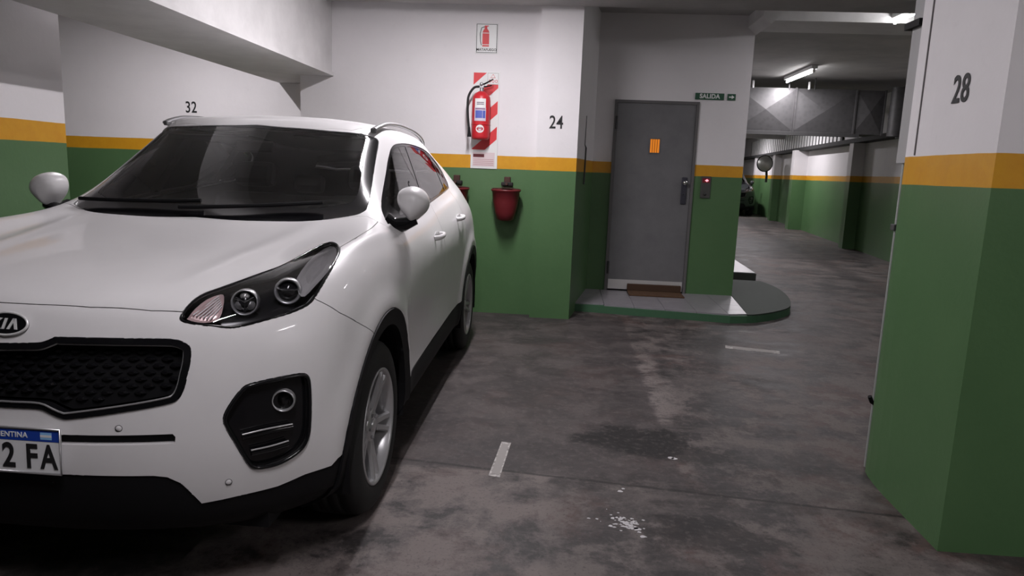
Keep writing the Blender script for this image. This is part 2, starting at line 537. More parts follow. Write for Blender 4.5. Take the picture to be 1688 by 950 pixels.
# ---------------------------------------------------------------- steel exit door
DOORG = mat('door_grey', (.150, .150, .155), .42)
_n = NT(DOORG); _p = _n.n('ShaderNodeNewGeometry').outputs['Position']
_n.l(_n.mix(_n.ramp(_n.noise(_p, 4, 6, .65), [(.4, 0.0), (.8, 1.0)]), (.155, .155, .160), (.120, .120, .126)), _n.b.inputs['Base Color'])
FRAMEG = mat('door_frame_grey', (.115, .112, .112), .45)
STEEL = mat('brushed_steel', (.42, .42, .43), .38, .9)
door = struct(MB().rbox(.535, 1.385, 7.985, 8.03, .10, 2.165, .004), 'door_1', DOORG)
fr = MB().box(.505, .535, 7.975, 8.06, .086, 2.195).box(1.385, 1.415, 7.975, 8.06, .086, 2.195).box(.535, 1.385, 7.975, 8.06, 2.165, 2.195)
struct(fr, 'door_frame', FRAMEG, door)
struct(MB().box(.505, 1.415, 8.06, 8.2, .08, 2.195), 'door_backing', FRAMEG, door)
struct(MB().box(.545, 1.375, 7.981, 7.986, .105, .215), 'kick_plate', mat('kick_plate_metal', (.62, .61, .60), .4, .5), door)
wx0, wx1, wz0, wz1 = .915, 1.015, 1.64, 1.785
wf = MB().box(wx0 - .012, wx0, 7.978, 7.99, wz0 - .012, wz1 + .012).box(wx1, wx1 + .012, 7.978, 7.99, wz0 - .012, wz1 + .012).box(wx0, wx1, 7.978, 7.99, wz0 - .012, wz0).box(wx0, wx1, 7.978, 7.99, wz1, wz1 + .012)
struct(wf, 'window_frame', FRAMEG, door)
struct(MB().box(wx0, wx1, 7.981, 7.984, wz0, wz1), 'lit_pane', mat('lit_orange_glass', (.35, .12, .01), .3, emit=(1.0, .28, .02), emit_s=.55), door)
for k in range(3): struct(MB().box(wx0 + .022 + k * .025, wx0 + .027 + k * .025, 7.978, 7.982, wz0, wz1), 'pane_bar', mat('pane_bar_brown', (.20, .06, .01), .5), door)
for z in (1.95, .35): struct(MB().cyl((.533, 7.972, z - .07), (.533, 7.972, z + .07), .012, n=12), 'hinge', mat('hinge_dark', (.03, .03, .03), .5), door)
lk = struct(MB().rbox(1.285, 1.345, 7.965, 7.986, 1.09, 1.385, .006), 'lock_plate', mat('lock_plate_dark', (.07, .07, .09), .35, .7), door)
struct(MB().lathe([(.0, .055), (.022, .052), (.028, .04), (.016, .02), (.014, 0)], 20, xf=frame((1.315, 7.965, 1.325), (0, -1, 0))), 'door_knob', CHROME, lk)
struct(MB().lathe([(.011, .006), (.014, 0)], 14, xf=frame((1.312, 7.965, 1.20), (0, -1, 0))), 'key_cylinder', STEEL, lk)

# ---------------------------------------------------------------- signs and small things on the exit wall
SGREEN = mat('sign_green', (.020, .085, .045), .4)
SWHITE = mat('sign_white', (.72, .73, .72), .45)
sg = MB().rbox(1.362, 1.670, 7.990, 8.0, 2.222, 2.292, .002).build('exit_sign', SGREEN)
tag(sg, 'small dark green sign reading SALIDA above the grey door', 'sign')
me = text_mesh('SALIDA', .064, SWHITE, .0006, .0022, .98); me.transform(Matrix.Translation((1.516, 7.9892, 2.257)) @ FACE_S)
obj('sign_lettering', me, sg)
sa = MB().rbox(1.705, 1.792, 7.990, 8.0, 2.222, 2.290, .002).build('arrow_sign', SGREEN)
tag(sa, 'small green sign with a white arrow pointing right', 'sign')
MB().prism([(1.720, 2.250), (1.750, 2.250), (1.750, 2.236), (1.779, 2.256), (1.750, 2.276), (1.750, 2.262), (1.720, 2.262)], 7.9885, 7.990, 'y').build('arrow', SWHITE, sa)
cp = MB().rbox(1.497, 1.605, 7.984, 8.0, 1.165, 1.405, .004).build('call_panel', mat('panel_metal', (.10, .10, .095), .4, .6))
tag(cp, 'narrow metal lift call panel with a red display beside the door', 'call panel')
MB().box(1.511, 1.591, 7.981, 7.984, 1.335, 1.383).build('display', mat('display_dark_red', (.05, .004, .006), .3, emit=(.5, .01, .04), emit_s=.12), cp)
MB().prism([(1.536, 1.359), (1.562, 1.376), (1.562, 1.366), (1.575, 1.366), (1.575, 1.352), (1.562, 1.352), (1.562, 1.342)], 7.979, 7.981, 'y').build('display_arrow', mat('display_red', (.8, .2, .25), .3, emit=(1, .35, .42), emit_s=1.6), cp)
MB().lathe([(.0, .008), (.016, .007), (.019, .0)], 20, xf=frame((1.548, 7.984, 1.21), (0, -1, 0))).build('call_button', mat('button_dark', (.03, .03, .03), .4), cp)
mt = MB().rbox(.76, 1.36, 7.66, 7.93, .086, .103, .005)
MATB = mat('coir_brown', (.10, .052, .026), .95)
_n = NT(MATB); _p = _n.n('ShaderNodeNewGeometry').outputs['Position']
_n.bump(_n.noise(_p, 160, 3), .8, .01)
mt = mt.build('door_mat', MATB)
MB().rbox(.76, 1.36, 7.935, 7.972, .100, .175, .006).build('upturned_edge', mat('coir_dark', (.062, .034, .020), .95), mt)
tag(mt, 'brown coir door mat on the tiled step at the door', 'mat')
bar = MB().tube([(.190, 7.17, 1.28), (.195, 7.2, 1.64), (.182, 7.17, 1.67), (.185, 7.17, 1.95)], [.008, .008, .004, .003], 8).build('conduit', mat('dark_conduit', (.05, .05, .05), .5))
tag(bar, 'thin black bent conduit on the shaded side of the pier', 'pipe')

# ---------------------------------------------------------------- fire point on the back wall
RED = mat('fire_red', (.50, .020, .028), .38)
SIGNRED = mat('sign_red', (.62, .035, .040), .45)
YB = 6.78
ms = MB().rbox(-.888, -.680, YB - .006, YB, 2.452, 2.722, .003).build('extinguisher_sign', SWHITE)
tag(ms, 'small white sign with a red extinguisher picture high on the wall', 'sign')
MB().tube([(-.878, YB - .007, 2.462), (-.690, YB - .007, 2.462), (-.690, YB - .007, 2.712), (-.878, YB - .007, 2.712)], .0032, 6, closed=True).build('sign_border', INK, ms)
pic = [(-.824, 2.515), (-.762, 2.515), (-.762, 2.640), (-.770, 2.660), (-.782, 2.672), (-.782, 2.692), (-.768, 2.694), (-.768, 2.700), (-.806, 2.700), (-.806, 2.672), (-.816, 2.660), (-.824, 2.640)]
MB().prism(pic, YB - .0085, YB - .006, 'y').build('extinguisher_picture', SIGNRED, ms)
for z in (2.634, 2.531): MB().box(-.826, -.760, YB - .0095, YB - .0085, z - .003, z + .003).build('picture_stripe', SWHITE, ms)
MB().tube([(-.806, YB - .008, 2.690), (-.834, YB - .008, 2.680), (-.846, YB - .008, 2.63), (-.842, YB - .008, 2.56), (-.832, YB - .008, 2.525)], .0028, 6).build('picture_hose', INK, ms)
me = text_mesh('MATAFUEGO', .031, INK, .0005, .0006, .98); me.transform(Matrix.Translation((-.784, YB - .0068, 2.486)) @ FACE_S)
obj('sign_lettering', me, ms)
bp = MB().rbox(-.905, -.650, YB - .010, YB, 1.398, 2.290, .003).build('extinguisher_board', SWHITE)
tag(bp, 'tall board with red and white diagonal stripes behind the extinguisher', 'board')
def clip_band(k0, k1, x0, x1, z0, z1):
    """diagonal stripe k0 < z - x < k1 clipped to a rectangle"""
    poly = [(x0, z0), (x1, z0), (x1, z1), (x0, z1)]
    def clip(poly, f):
        out = []
        for i in range(len(poly)):
            a, b = poly[i], poly[(i + 1) % len(poly)]
            fa, fb = f(a), f(b)
            if fa >= 0: out.append(a)
            if (fa >= 0) != (fb >= 0):
                t = fa / (fa - fb)
                out.append((a[0] + (b[0] - a[0]) * t, a[1] + (b[1] - a[1]) * t))
        return out
    poly = clip(poly, lambda p: (p[1] - p[0] * .9) - k0)
    return clip(poly, lambda p: k1 - (p[1] - p[0] * .9)) if poly else poly
for k in range(-1, 5):
    k0 = 2.17 + k * .235 + .10
    poly = clip_band(k0, k0 + .118, -.895, -.662, 1.575, 2.280)
    if len(poly) >= 3: MB().prism(poly, YB - .0112, YB - .010, 'y').build('red_stripe', SIGNRED, bp)
MB().box(-.765, -.662, YB - .0125, YB - .0112, 2.175, 2.280).build('class_field', SWHITE, bp)
MB().tube([(-.763, YB - .0128, 2.178), (-.665, YB - .0128, 2.178), (-.665, YB - .0128, 2.277), (-.763, YB - .0128, 2.277)], .002, 6, closed=True).build('class_border', mat('sign_grey', (.30, .28, .28), .5), bp)
MB().tube([(-.735, YB - .0128, 2.236), (-.713, YB - .0128, 2.268), (-.692, YB - .0128, 2.236)], .003, 6, closed=True).build('class_triangle', SIGNRED, bp)
for x in (-.742, -.712, -.682): MB().tube([(x + .010 * math.cos(t), YB - .0128, 2.205 + .012 * math.sin(t)) for t in [k * math.pi / 5 for k in range(10)]], .0022, 6, closed=True).build('class_mark', SIGNRED, bp)
MB().box(-.885, -.675, YB - .0112, YB - .010, 1.418, 1.550).build('notice_field', mat('notice_pink', (.66, .56, .57), .5), bp)
MB().box(-.880, -.775, YB - .0122, YB - .0112, 1.505, 1.535).build('notice_heading', mat('notice_dark_red', (.12, .02, .025), .5), bp)
for z in (1.485, 1.468, 1.451, 1.434): MB().box(-.878, -.685, YB - .0118, YB - .0112, z - .0025, z + .0025).build('notice_line', mat('notice_rose', (.45, .25, .26), .5), bp)

ex = empty('fire_extinguisher', (-.805, YB - .105, 1.665))
tag(ex, 'red fire extinguisher with a black hose hanging on the striped board', 'fire extinguisher')
MB().lathe([(.0, .0), (.070, .0), (.083, .012), (.085, .03), (.085, .35), (.080, .385), (.062, .415), (.036, .430), (.026, .436), (.0, .436)], 36).build('cylinder_body', RED, ex)
vv = MB().cyl((0, 0, .43), (0, 0, .475), .019, n=14).rbox(-.022, .022, -.02, .02, .465, .495, .004).build('valve', STEEL, ex)
MB().tube([(.0, 0, .492), (.045, -.012, .512), (.105, -.02, .545)], [.012, .011, .008], 8, ell=(.6, 1.3)).build('squeeze_lever', BLACKP, vv)
MB().tube([(.0, 0, .475), (.05, -.012, .480), (.095, -.02, .490)], [.011, .010, .008], 8, ell=(.6, 1.3)).build('carry_handle', BLACKP, vv)
MB().lathe([(0, .010), (.015, .010), (.017, 0)], 16, xf=frame((.0, -.022, .50), (0, -1, 0))).build('pressure_gauge', STEEL, vv)
MB().tube(catmull([(-.018, -.01, .478), (-.07, -.03, .462), (-.115, -.04, .385), (-.120, -.045, .28), (-.112, -.05, .17), (-.103, -.05, .10)], 6), .011, 10).build('hose', RUBBER, ex)
MB().tube([(-.103, -.05, .105), (-.100, -.05, .06), (-.098, -.05, .02)], [.012, .014, .019], 10).build('nozzle', BLACKP, ex)
MB().tube([(.0855 * math.cos(t), .0855 * math.sin(t), .135) for t in [2 * math.pi * k / 32 for k in range(32)]], .004, 6, closed=True).build('hose_clip', RED, ex)
def cyl_label(z0, z1, a0, a1, m_, name, r=.0862, round_=False):
    mb = MB()
    if round_:
        n = 28
        c = ((a0 + a1) / 2, (z0 + z1) / 2)
        ring = [(c[0] + (a1 - a0) / 2 * math.cos(2 * math.pi * k / n), c[1] + (z1 - z0) / 2 * math.sin(2 * math.pi * k / n)) for k in range(n)]
        pts = [(r * math.cos(a), r * math.sin(a), z) for a, z in ring] + [(r * math.cos(c[0]), r * math.sin(c[0]), c[1])]
        mb.add(pts, [(k, (k + 1) % n, n) for k in range(n)], 0, True)
    else:
        n = 12
        v = []
        for k in range(n + 1):
            a = a0 + (a1 - a0) * k / n
            v += [(r * math.cos(a), r * math.sin(a), z0), (r * math.cos(a), r * math.sin(a), z1)]
        mb.add(v, [(2 * k, 2 * k + 2, 2 * k + 3, 2 * k + 1) for k in range(n)], 0, True)
    return mb.build(name, m_, ex)
q = math.pi * 1.5
LBLUE = mat('label_blue', (.09, .12, .42), .4)
cyl_label(.285, .365, q - .62, q + .62, SWHITE, 'top_label')
cyl_label(.165, .285, q - .66, q + .66, mat('label_pale', (.55, .52, .60), .4), 'middle_label', .0860)
cyl_label(.190, .258, q - .52, q + .25, LBLUE, 'blue_field', .0868)
cyl_label(.190, .258, q + .29, q + .58, LBLUE, 'blue_field', .0868)
for z in (.325, .310): cyl_label(z, z + .008, q - .38, q + .40, mat('label_text_grey', (.16, .12, .16), .5), 'label_line', .0868)
cyl_label(.268, .277, q - .55, q + .55, mat('label_text_violet', (.20, .08, .16), .5), 'label_line', .0868)
cyl_label(.058, .130, q - .42, q + .48, SWHITE, 'round_sticker', .0862, True)
for z, h in ((.104, .006), (.090, .012), (.074, .006)): cyl_label(z, z + h, q - .20, q + .26, mat('label_text_rose', (.42, .18, .20), .5), 'sticker_line', .0868)
MB().box(-.05, .05, .080, .092, .30, .40).build('wall_hook', BLACKP, ex)

BROWN = mat('rusty_brown', (.055, .022, .016), .7)
BRED = mat('bucket_red', (.125, .012, .016), .42)
def fire_bucket(loc, label):
    b = empty('fire_bucket', loc)
    tag(b, label, 'bucket', 'fire buckets on the back wall')
    MB().lathe([(.0, -.285), (.055, -.283), (.078, -.268), (.098, -.205), (.118, -.11), (.130, -.012), (.139, -.006), (.141, .008), (.132, .010), (.126, -.008), (.090, -.21), (.06, -.265), (0, -.27)], 32).build('pail', BRED, b)
    MB().lathe([(.0, -.05), (.118, -.05)], 24).build('sand', mat('sand', (.09, .07, .05), .95), b)
    MB().tube([(.132 * math.cos(t), .035 - .06 * math.sin(t) * .3, .010 + .010 * math.sin(t)) for t in [math.pi * k / 14 for k in range(15)]], .005, 6).build('bail_handle', BROWN, b)
    h = MB().rbox(-.030, .030, .10, .141, .035, .125, .006)
    h.cyl((0, .13, .06), (0, .01, .06), .012, n=10)
    h.build('wall_bracket', BROWN, b)
    MB().rbox(-.055, .055, .07, .141, .040, .075, .008).build('bracket_arm', mat('bracket_black', (.012, .011, .010), .7), b)
    return b
fire_bucket((-.545, 6.64, 1.205), 'dark red fire bucket hanging on the green wall below the extinguisher')
fire_bucket((-1.03, 6.64, 1.205), 'dark red fire bucket half hidden behind the rear of the white car')

# ---------------------------------------------------------------- pillar fittings
pst = MB().box(1.556, 1.62, 3.41, 3.51, 1.50, 3.04).build('guide_post', mat('post_grey', (.33, .33, .33), .5))
tag(pst, 'grey steel guide post on the far edge of pillar 28', 'post')
MB().box(1.535, 1.60, 3.41, 3.55, 2.105, 2.135).build('top_bracket', BLACKP, pst)
MB().cyl((1.574, 3.46, 0), (1.574, 3.46, 1.50), .011, n=12).build('lower_pipe', mat('pipe_grey', (.36, .38, .36), .4, .3), pst)
MB().rbox(1.552, 1.596, 3.44, 3.48, 1.185, 1.215, .004).build('pipe_clamp', mat('clamp_dark', (.06, .06, .06), .5), pst)
MB().tube([(1.57, 3.45, .335), (1.552, 3.44, .345), (1.536, 3.43, .375)], .010, 8).build('latch', BLACKP, pst)
MB().box(1.5195, 1.526, 3.265, 3.270, 1.53, 2.40).build('cable', mat('cable_grey', (.16, .15, .15), .6), pillar)

# ---------------------------------------------------------------- drive: duct, pipe, mirror, slats
GALV = mat('galvanised_sheet', (.17, .17, .17), .55, .25)
_n = NT(GALV); _p = _n.n('ShaderNodeNewGeometry').outputs['Position']
_v = _n.n('ShaderNodeTexVoronoi'); _v.inputs['Scale'].default_value = 14; _n.l(_p, _v.inputs['Vector'])
_n.l(_n.mix(_n.ramp(_v.outputs['Distance'], [(.0, 0.0), (.6, 1.0)]), (.046, .045, .046), (.060, .059, .060)), _n.b.inputs['Base Color'])
DARKM = mat('dark_angle_steel', (.03, .03, .03), .6)
YD = 12.55
duct = empty('ventilation_duct', (3.9, YD, 2.20))
tag(duct, 'large galvanised sheet metal duct hung across the drive ceiling', 'duct')
MB().box(-1.7, 1.38, .02, .72, .0, .72).build('duct_body', GALV, duct)
for x0, x1 in ((-1.70, -1.07), (-1.07, -.09), (-.09, .90), (.90, 1.37)):
    a, b, c0, c1 = x0 + .012, x1 - .012, .02, .70
    cx, cz = (a + b) / 2, (c0 + c1) / 2
    MB().add([(a, 0.018, c0), (b, .018, c0), (b, .018, c1), (a, .018, c1), (cx, -.035, cz)], [(0, 1, 4), (1, 2, 4), (2, 3, 4), (3, 0, 4)]).build('duct_panel', GALV, duct)
    MB().box(x1 - .012, x1 + .012, -.012, .03, -.01, .73).build('duct_flange', GALV, duct)
MB().box(-1.7, 1.0, -.02, .05, -.055, .0).build('hanger_angle', DARKM, duct)
for x in (-.42, .0):
    MB().cyl((x + .21, .02, .70), (x + .21, .02, .90), .012, n=8).build('hanger_rod', DARKM, duct)
for x in (-.88, .04):
    MB().cyl((x + .05, -.06, .70), (x + .05, -.06, .82), .018, n=8).build('hanger_clip', mat('clip_white', (.7, .7, .7), .5), duct)
rp = MB().lathe([(.10, -.03), (.10, .76)], 24).build('round_duct', GALV, None, (5.40, 12.42, 2.20))
tag(rp, 'round galvanised pipe standing at the right end of the large duct', 'pipe')
MB().box(1.62, 1.80, -.20, .05, -.05, .79).build('end_box', DARKM, duct)
# white upright slats standing on the ledge of the drive's right wall
SL = MB().box(-.115, .115, .0, .012, 0, .62).mesh('slat', mat('slat_white', (.80, .80, .80), .6))
rot = math.atan2(WD.y, WD.x)
o = MB().box(-7.2, 7.4, .045, .05, 0, .62).build('slat_backing', DARKM, wall_drive)  # dark sheet added over the white wall to blacken the gaps between slats
o.location = WXF @ Vector((11, 0, 2.29)); o.rotation_euler = (0, 0, rot)
for k in range(40):
    o = bpy.data.objects.new('slat', SL)
    o.parent = wall_drive
    o.location = WXF @ Vector((4 + k * .36, .055, 2.29))
    o.rotation_euler = (0, 0, rot)
    link(o)
mr = empty('convex_mirror', WXF @ Vector((11.2, .55, 1.90)), math.radians(-172))
tag(mr, 'round convex traffic mirror on a bracket on the right wall of the drive', 'mirror')
MXF = frame((0, 0, 0), (0, 1, 0))
MB().lathe([(0, .07), (.10, .060), (.19, .035), (.26, 0)], 32, xf=MXF).build('mirror_face', mat('mirror_face_grey', (.50, .51, .48), .30, .55), mr)
MB().tube([(.265 * math.cos(t), 0, .265 * math.sin(t)) for t in [2 * math.pi * k / 36 for k in range(36)]], .018, 8, closed=True).build('mirror_rim', mat('rim_dark', (.03, .032, .03), .6), mr)
MB().lathe([(.26, 0), (.20, -.06), (.06, -.09), (0, -.09)], 28, xf=MXF).build('mirror_back', mat('rim_dark', (.03, .032, .03), .6), mr)
MB().tube([(0, -.08, 0), (-.15, -.2, -.10), (-.25, -.35, -.42), (-.25, -.35, -.62)], .04, 8).build('mirror_bracket', mat('rim_dark', (.03, .032, .03), .6), mr)

# ---------------------------------------------------------------- worn floor markings and paint spots
WORN = mat('worn_road_paint', (.34, .32, .30), .8)
_n = NT(WORN); _p = _n.n('ShaderNodeNewGeometry').outputs['Position']
_n.l(_n.mix(_n.ramp(_n.noise(_p, 30, 5, .7), [(.38, 0.0), (.60, 1.0)]), (.16, .148, .142), (.50, .48, .46)), _n.b.inputs['Base Color'])
WORN2 = mat('worn_paint_centre', (.29, .275, .262), .85)
def marking(quad, label):
    c = sum((Vector((x, y, 0)) for x, y in quad), Vector()) / 4
    root = MB().prism(quad, .0, .002, 'z').build('floor_marking', WORN)
    inner = []
    for x, y in quad:
        p = Vector((x, y, 0)); d = p - c
        inner.append((c.x + d.x * .72, c.y + d.y * .88))
    MB().prism(inner, .002, .0026, 'z').build('worn_centre', WORN2, root)
    return tag(root, label, 'floor marking', 'short worn parking dashes')
marking([(-.262, 3.48), (-.212, 3.475), (-.232, 3.05), (-.286, 3.06)], 'short worn white dash on the floor beside the front wheel of the white car')
marking([(1.42, 5.915), (1.84, 5.815), (1.815, 5.72), (1.40, 5.82)], 'short worn white dash on the floor in front of the rounded step')
SPOT = mat('spilt_paint', (.46, .45, .46), .7)
rnd = random.Random(4)
sp = MB()
def blob(mb, x, y, r, z):
    n = 9
    pts = [(x + r * (1 + rnd.uniform(-.4, .4)) * math.cos(2 * math.pi * k / n), y + .8 * r * (1 + rnd.uniform(-.4, .4)) * math.sin(2 * math.pi * k / n)) for k in range(n)]
    mb.prism(pts, 0, .0012 + z, 'z')
for k in range(70):
    a, d = rnd.uniform(0, 6.28), abs(rnd.gauss(0, .045))
    blob(sp, .325 + d * math.cos(a) - .01, 2.70 + d * 1.0 * math.sin(a), rnd.uniform(.002, .009), k * 1e-5)
for x, y, r in ((.345, 2.665, .017), (.355, 2.66, .015), (.375, 2.60, .012), (.335, 2.68, .015), (.60, 3.41, .016), (.615, 3.405, .014), (.315, 2.99, .012), (.33, 3.02, .008), (.20, 2.72, .006), (.165, 2.72, .006)):
    blob(sp, x, y, r, .0003)
o = sp.build('paint_spatter', SPOT, floor); o['kind'] = 'stuff'

# ---------------------------------------------------------------- fluorescent lamps
def tube_lamp(loc, length, power, label, rz=0.0, emit=30.0, cat='lamp'):
    """ceiling batten with one fluorescent tube along local Y"""
    r = empty('fluorescent_lamp', loc, rz)
    tag(r, label, cat, 'fluorescent ceiling lamps')
    MB().rbox(-.045, .045, -length / 2 - .03, length / 2 + .03, -.002, .05, .006).build('batten', mat('batten_white', (.7, .7, .7), .5), r)
    MB().cyl((0, -length / 2, -.035), (0, length / 2, -.035), .014, n=14).build('tube', mat('tube_glow', (.9, .9, .9), .3, emit=(1, .985, 1), emit_s=emit), r)
    for s in (-1, 1): MB().rbox(-.016, .016, s * length / 2 - .012, s * length / 2 + .012, -.055, 0, .003).build('tube_holder', mat('batten_white', (.7, .7, .7), .5), r)
    L = bpy.data.lights.new('tube_light', 'AREA')
    L.shape = 'RECTANGLE'; L.size = .04; L.size_y = length
    L.energy = power
    L.color = (1.0, .945, .99)
    lo = link(bpy.data.objects.new('tube_light', L))
    lo.parent = r
    lo.location = (0, 0, -.055)
    return r
tube_lamp((-.62, 4.85, 2.99), 1.2, 82, 'fluorescent lamp on the ceiling over the gap beside the white car')
tube_lamp((-.35, .7, 2.99), 1.2, 42, 'added fluorescent fill lamp on the ceiling above the viewer, out of view')  # unseen lamp added as fill, lightens the shadows near the camera
tube_lamp((3.7, .6, 2.99), 1.2, 42, 'fluorescent lamp on the ceiling to the right behind pillar 28')
tube_lamp((-3.60, 5.75, 2.94), 0.8, 52, 'fluorescent lamp in the side bay behind the deep beam')
tube_lamp((3.25, 7.15, 3.045), 1.2, 16, 'bright fluorescent lamp at the mouth of the drive above pillar 28')
tube_lamp((3.62, 11.85, 3.045), 1.3, 62, 'fluorescent lamp on the drive ceiling in front of the duct')
tube_lamp((4.9, 19.5, 3.045), 1.3, 110, 'fluorescent lamp on the drive ceiling beyond the duct')
tube_lamp((5.8, 27.5, 3.045), 1.3, 110, 'fluorescent lamp at the far end of the drive ceiling')

# ---------------------------------------------------------------- the car's master surface (car frame: x forward from front axle, y left, z up)
# rings from the sill up to the roof, each from the nose centre round the side to the tail centre
RINGS = [
 # underbody edge
 [(.70,0,.215),(.69,.25,.215),(.64,.47,.215),(.56,.64,.215),(.44,.755,.215),(.30,.80,.215),(0,.80,.215),(-.40,.80,.215),(-.95,.80,.215),(-1.45,.80,.22),(-2.0,.80,.22),(-2.45,.80,.23),(-2.9,.78,.25),(-3.25,.70,.28),(-3.40,.45,.30),(-3.43,0,.30)],
 # lip
 [(.795,0,.265),(.785,.25,.265),(.735,.48,.265),(.655,.655,.265),(.50,.805,.265),(.33,.87,.265),(0,.885,.265),(-.40,.885,.265),(-.95,.88,.27),(-1.45,.88,.28),(-2.0,.88,.29),(-2.45,.885,.30),(-2.9,.87,.32),(-3.33,.78,.34),(-3.5,.45,.36),(-3.54,0,.36)],
 [(.845,0,.35),(.835,.25,.35),(.785,.48,.35),(.695,.665,.35),(.53,.83,.35),(.34,.90,.35),(0,.915,.36),(-.40,.905,.36),(-.95,.902,.37),(-1.45,.902,.38),(-2.0,.90,.39),(-2.45,.91,.40),(-2.9,.90,.42),(-3.35,.80,.44),(-3.54,.46,.46),(-3.58,0,.46)],
 [(.868,0,.50),(.858,.25,.50),(.808,.48,.50),(.715,.675,.50),(.55,.84,.50),(.35,.908,.50),(0,.925,.52),(-.40,.908,.52),(-.95,.888,.52),(-1.45,.888,.52),(-2.0,.90,.53),(-2.45,.918,.55),(-2.9,.91,.56),(-3.36,.81,.58),(-3.55,.46,.60),(-3.59,0,.60)],
 [(.862,0,.66),(.852,.25,.66),(.803,.48,.66),(.712,.68,.66),(.55,.842,.67),(.35,.908,.68),(0,.925,.70),(-.40,.91,.69),(-.95,.888,.66),(-1.45,.890,.66),(-2.0,.905,.67),(-2.45,.922,.70),(-2.9,.91,.72),(-3.36,.81,.74),(-3.53,.46,.76),(-3.57,0,.76)],
 [(.838,0,.81),(.828,.25,.81),(.782,.48,.815),(.695,.68,.825),(.54,.832,.845),(.34,.896,.865),(0,.918,.88),(-.42,.918,.87),(-.95,.915,.85),(-1.45,.918,.86),(-2.0,.92,.87),(-2.45,.922,.88),(-2.9,.90,.89),(-3.34,.80,.90),(-3.50,.46,.91),(-3.54,0,.91)],
 # hood lip / shoulder line
 [(.795,0,.935),(.785,.25,.935),(.74,.48,.935),(.65,.665,.945),(.485,.80,.97),(.28,.862,.995),(-.02,.888,1.01),(-.44,.905,1.0),(-.95,.908,.98),(-1.45,.91,.99),(-2.0,.912,1.01),(-2.45,.912,1.03),(-2.9,.875,1.05),(-3.28,.775,1.06),(-3.45,.45,1.06),(-3.49,0,1.06)],
 # first hood ring / shoulder top
 [(.70,0,.995),(.69,.25,.993),(.64,.46,.990),(.54,.63,.995),(.39,.755,1.03),(.20,.825,1.055),(-.10,.855,1.07),(-.48,.875,1.065),(-.97,.88,1.055),(-1.45,.882,1.075),(-2.0,.882,1.10),(-2.42,.875,1.13),(-2.84,.83,1.15),(-3.22,.74,1.16),(-3.40,.43,1.17),(-3.44,0,1.17)],
 # mid hood / below belt
 [(.32,0,1.065),(.31,.25,1.066),(.28,.44,1.060),(.21,.60,1.062),(.13,.71,1.088),(.0,.785,1.108),(-.22,.825,1.118),(-.54,.845,1.105),(-.98,.85,1.105),(-1.45,.852,1.135),(-2.0,.852,1.17),(-2.4,.84,1.20),(-2.8,.79,1.225),(-3.16,.70,1.24),(-3.35,.42,1.25),(-3.39,0,1.25)],
 # cowl / belt line
 [(-.30,0,1.140),(-.305,.25,1.142),(-.33,.44,1.146),(-.37,.58,1.152),(-.42,.685,1.158),(-.48,.755,1.160),(-.57,.795,1.148),(-.70,.815,1.135),(-1.02,.825,1.145),(-1.45,.828,1.178),(-2.0,.822,1.215),(-2.38,.805,1.245),(-2.74,.755,1.28),(-3.10,.66,1.30),(-3.29,.40,1.31),(-3.33,0,1.31)],
 # mid glass
 [(-.60,0,1.355),(-.605,.25,1.354),(-.635,.42,1.35),(-.685,.54,1.345),(-.735,.625,1.335),(-.79,.675,1.325),(-.86,.71,1.315),(-.95,.735,1.31),(-1.15,.75,1.315),(-1.48,.755,1.335),(-1.98,.75,1.36),(-2.34,.73,1.375),(-2.70,.675,1.39),(-3.02,.59,1.40),(-3.22,.37,1.41),(-3.26,0,1.41)],
 # roof edge
 [(-.94,0,1.577),(-.945,.25,1.576),(-.975,.40,1.572),(-1.02,.50,1.565),(-1.07,.565,1.556),(-1.12,.60,1.545),(-1.18,.625,1.535),(-1.25,.642,1.530),(-1.38,.652,1.535),(-1.58,.656,1.540),(-1.97,.65,1.535),(-2.30,.628,1.519),(-2.62,.58,1.501),(-2.9,.51,1.488),(-3.08,.32,1.491),(-3.12,0,1.501)],
 # roof outer
 [(-1.06,0,1.622),(-1.065,.22,1.621),(-1.09,.36,1.618),(-1.13,.45,1.615),(-1.17,.505,1.612),(-1.21,.535,1.610),(-1.26,.553,1.609),(-1.32,.565,1.609),(-1.43,.572,1.609),(-1.60,.574,1.609),(-1.96,.568,1.600),(-2.26,.55,1.583),(-2.56,.51,1.556),(-2.80,.45,1.537),(-2.96,.29,1.533),(-3.0,0,1.536)],
 # roof inner
 [(-1.25,0,1.649),(-1.252,.12,1.649),(-1.26,.19,1.648),(-1.28,.25,1.647),(-1.30,.285,1.647),(-1.33,.305,1.646),(-1.37,.315,1.646),(-1.41,.32,1.646),(-1.50,.325,1.646),(-1.64,.325,1.645),(-1.94,.32,1.635),(-2.20,.31,1.620),(-2.44,.29,1.597),(-2.62,.25,1.577),(-2.75,.16,1.566),(-2.80,0,1.562)],
 [(-1.42,0,1.657),(-1.42,.0,1.657),(-1.43,.0,1.657),(-1.44,0,1.657),(-1.45,0,1.657),(-1.46,0,1.657),(-1.48,0,1.657),(-1.5,0,1.657),(-1.56,0,1.656),(-1.68,0,1.654),(-1.92,0,1.644),(-2.14,0,1.630),(-2.3,0,1.617),(-2.42,0,1.604),(-2.52,0,1.594),(-2.58,0,1.588)],
]

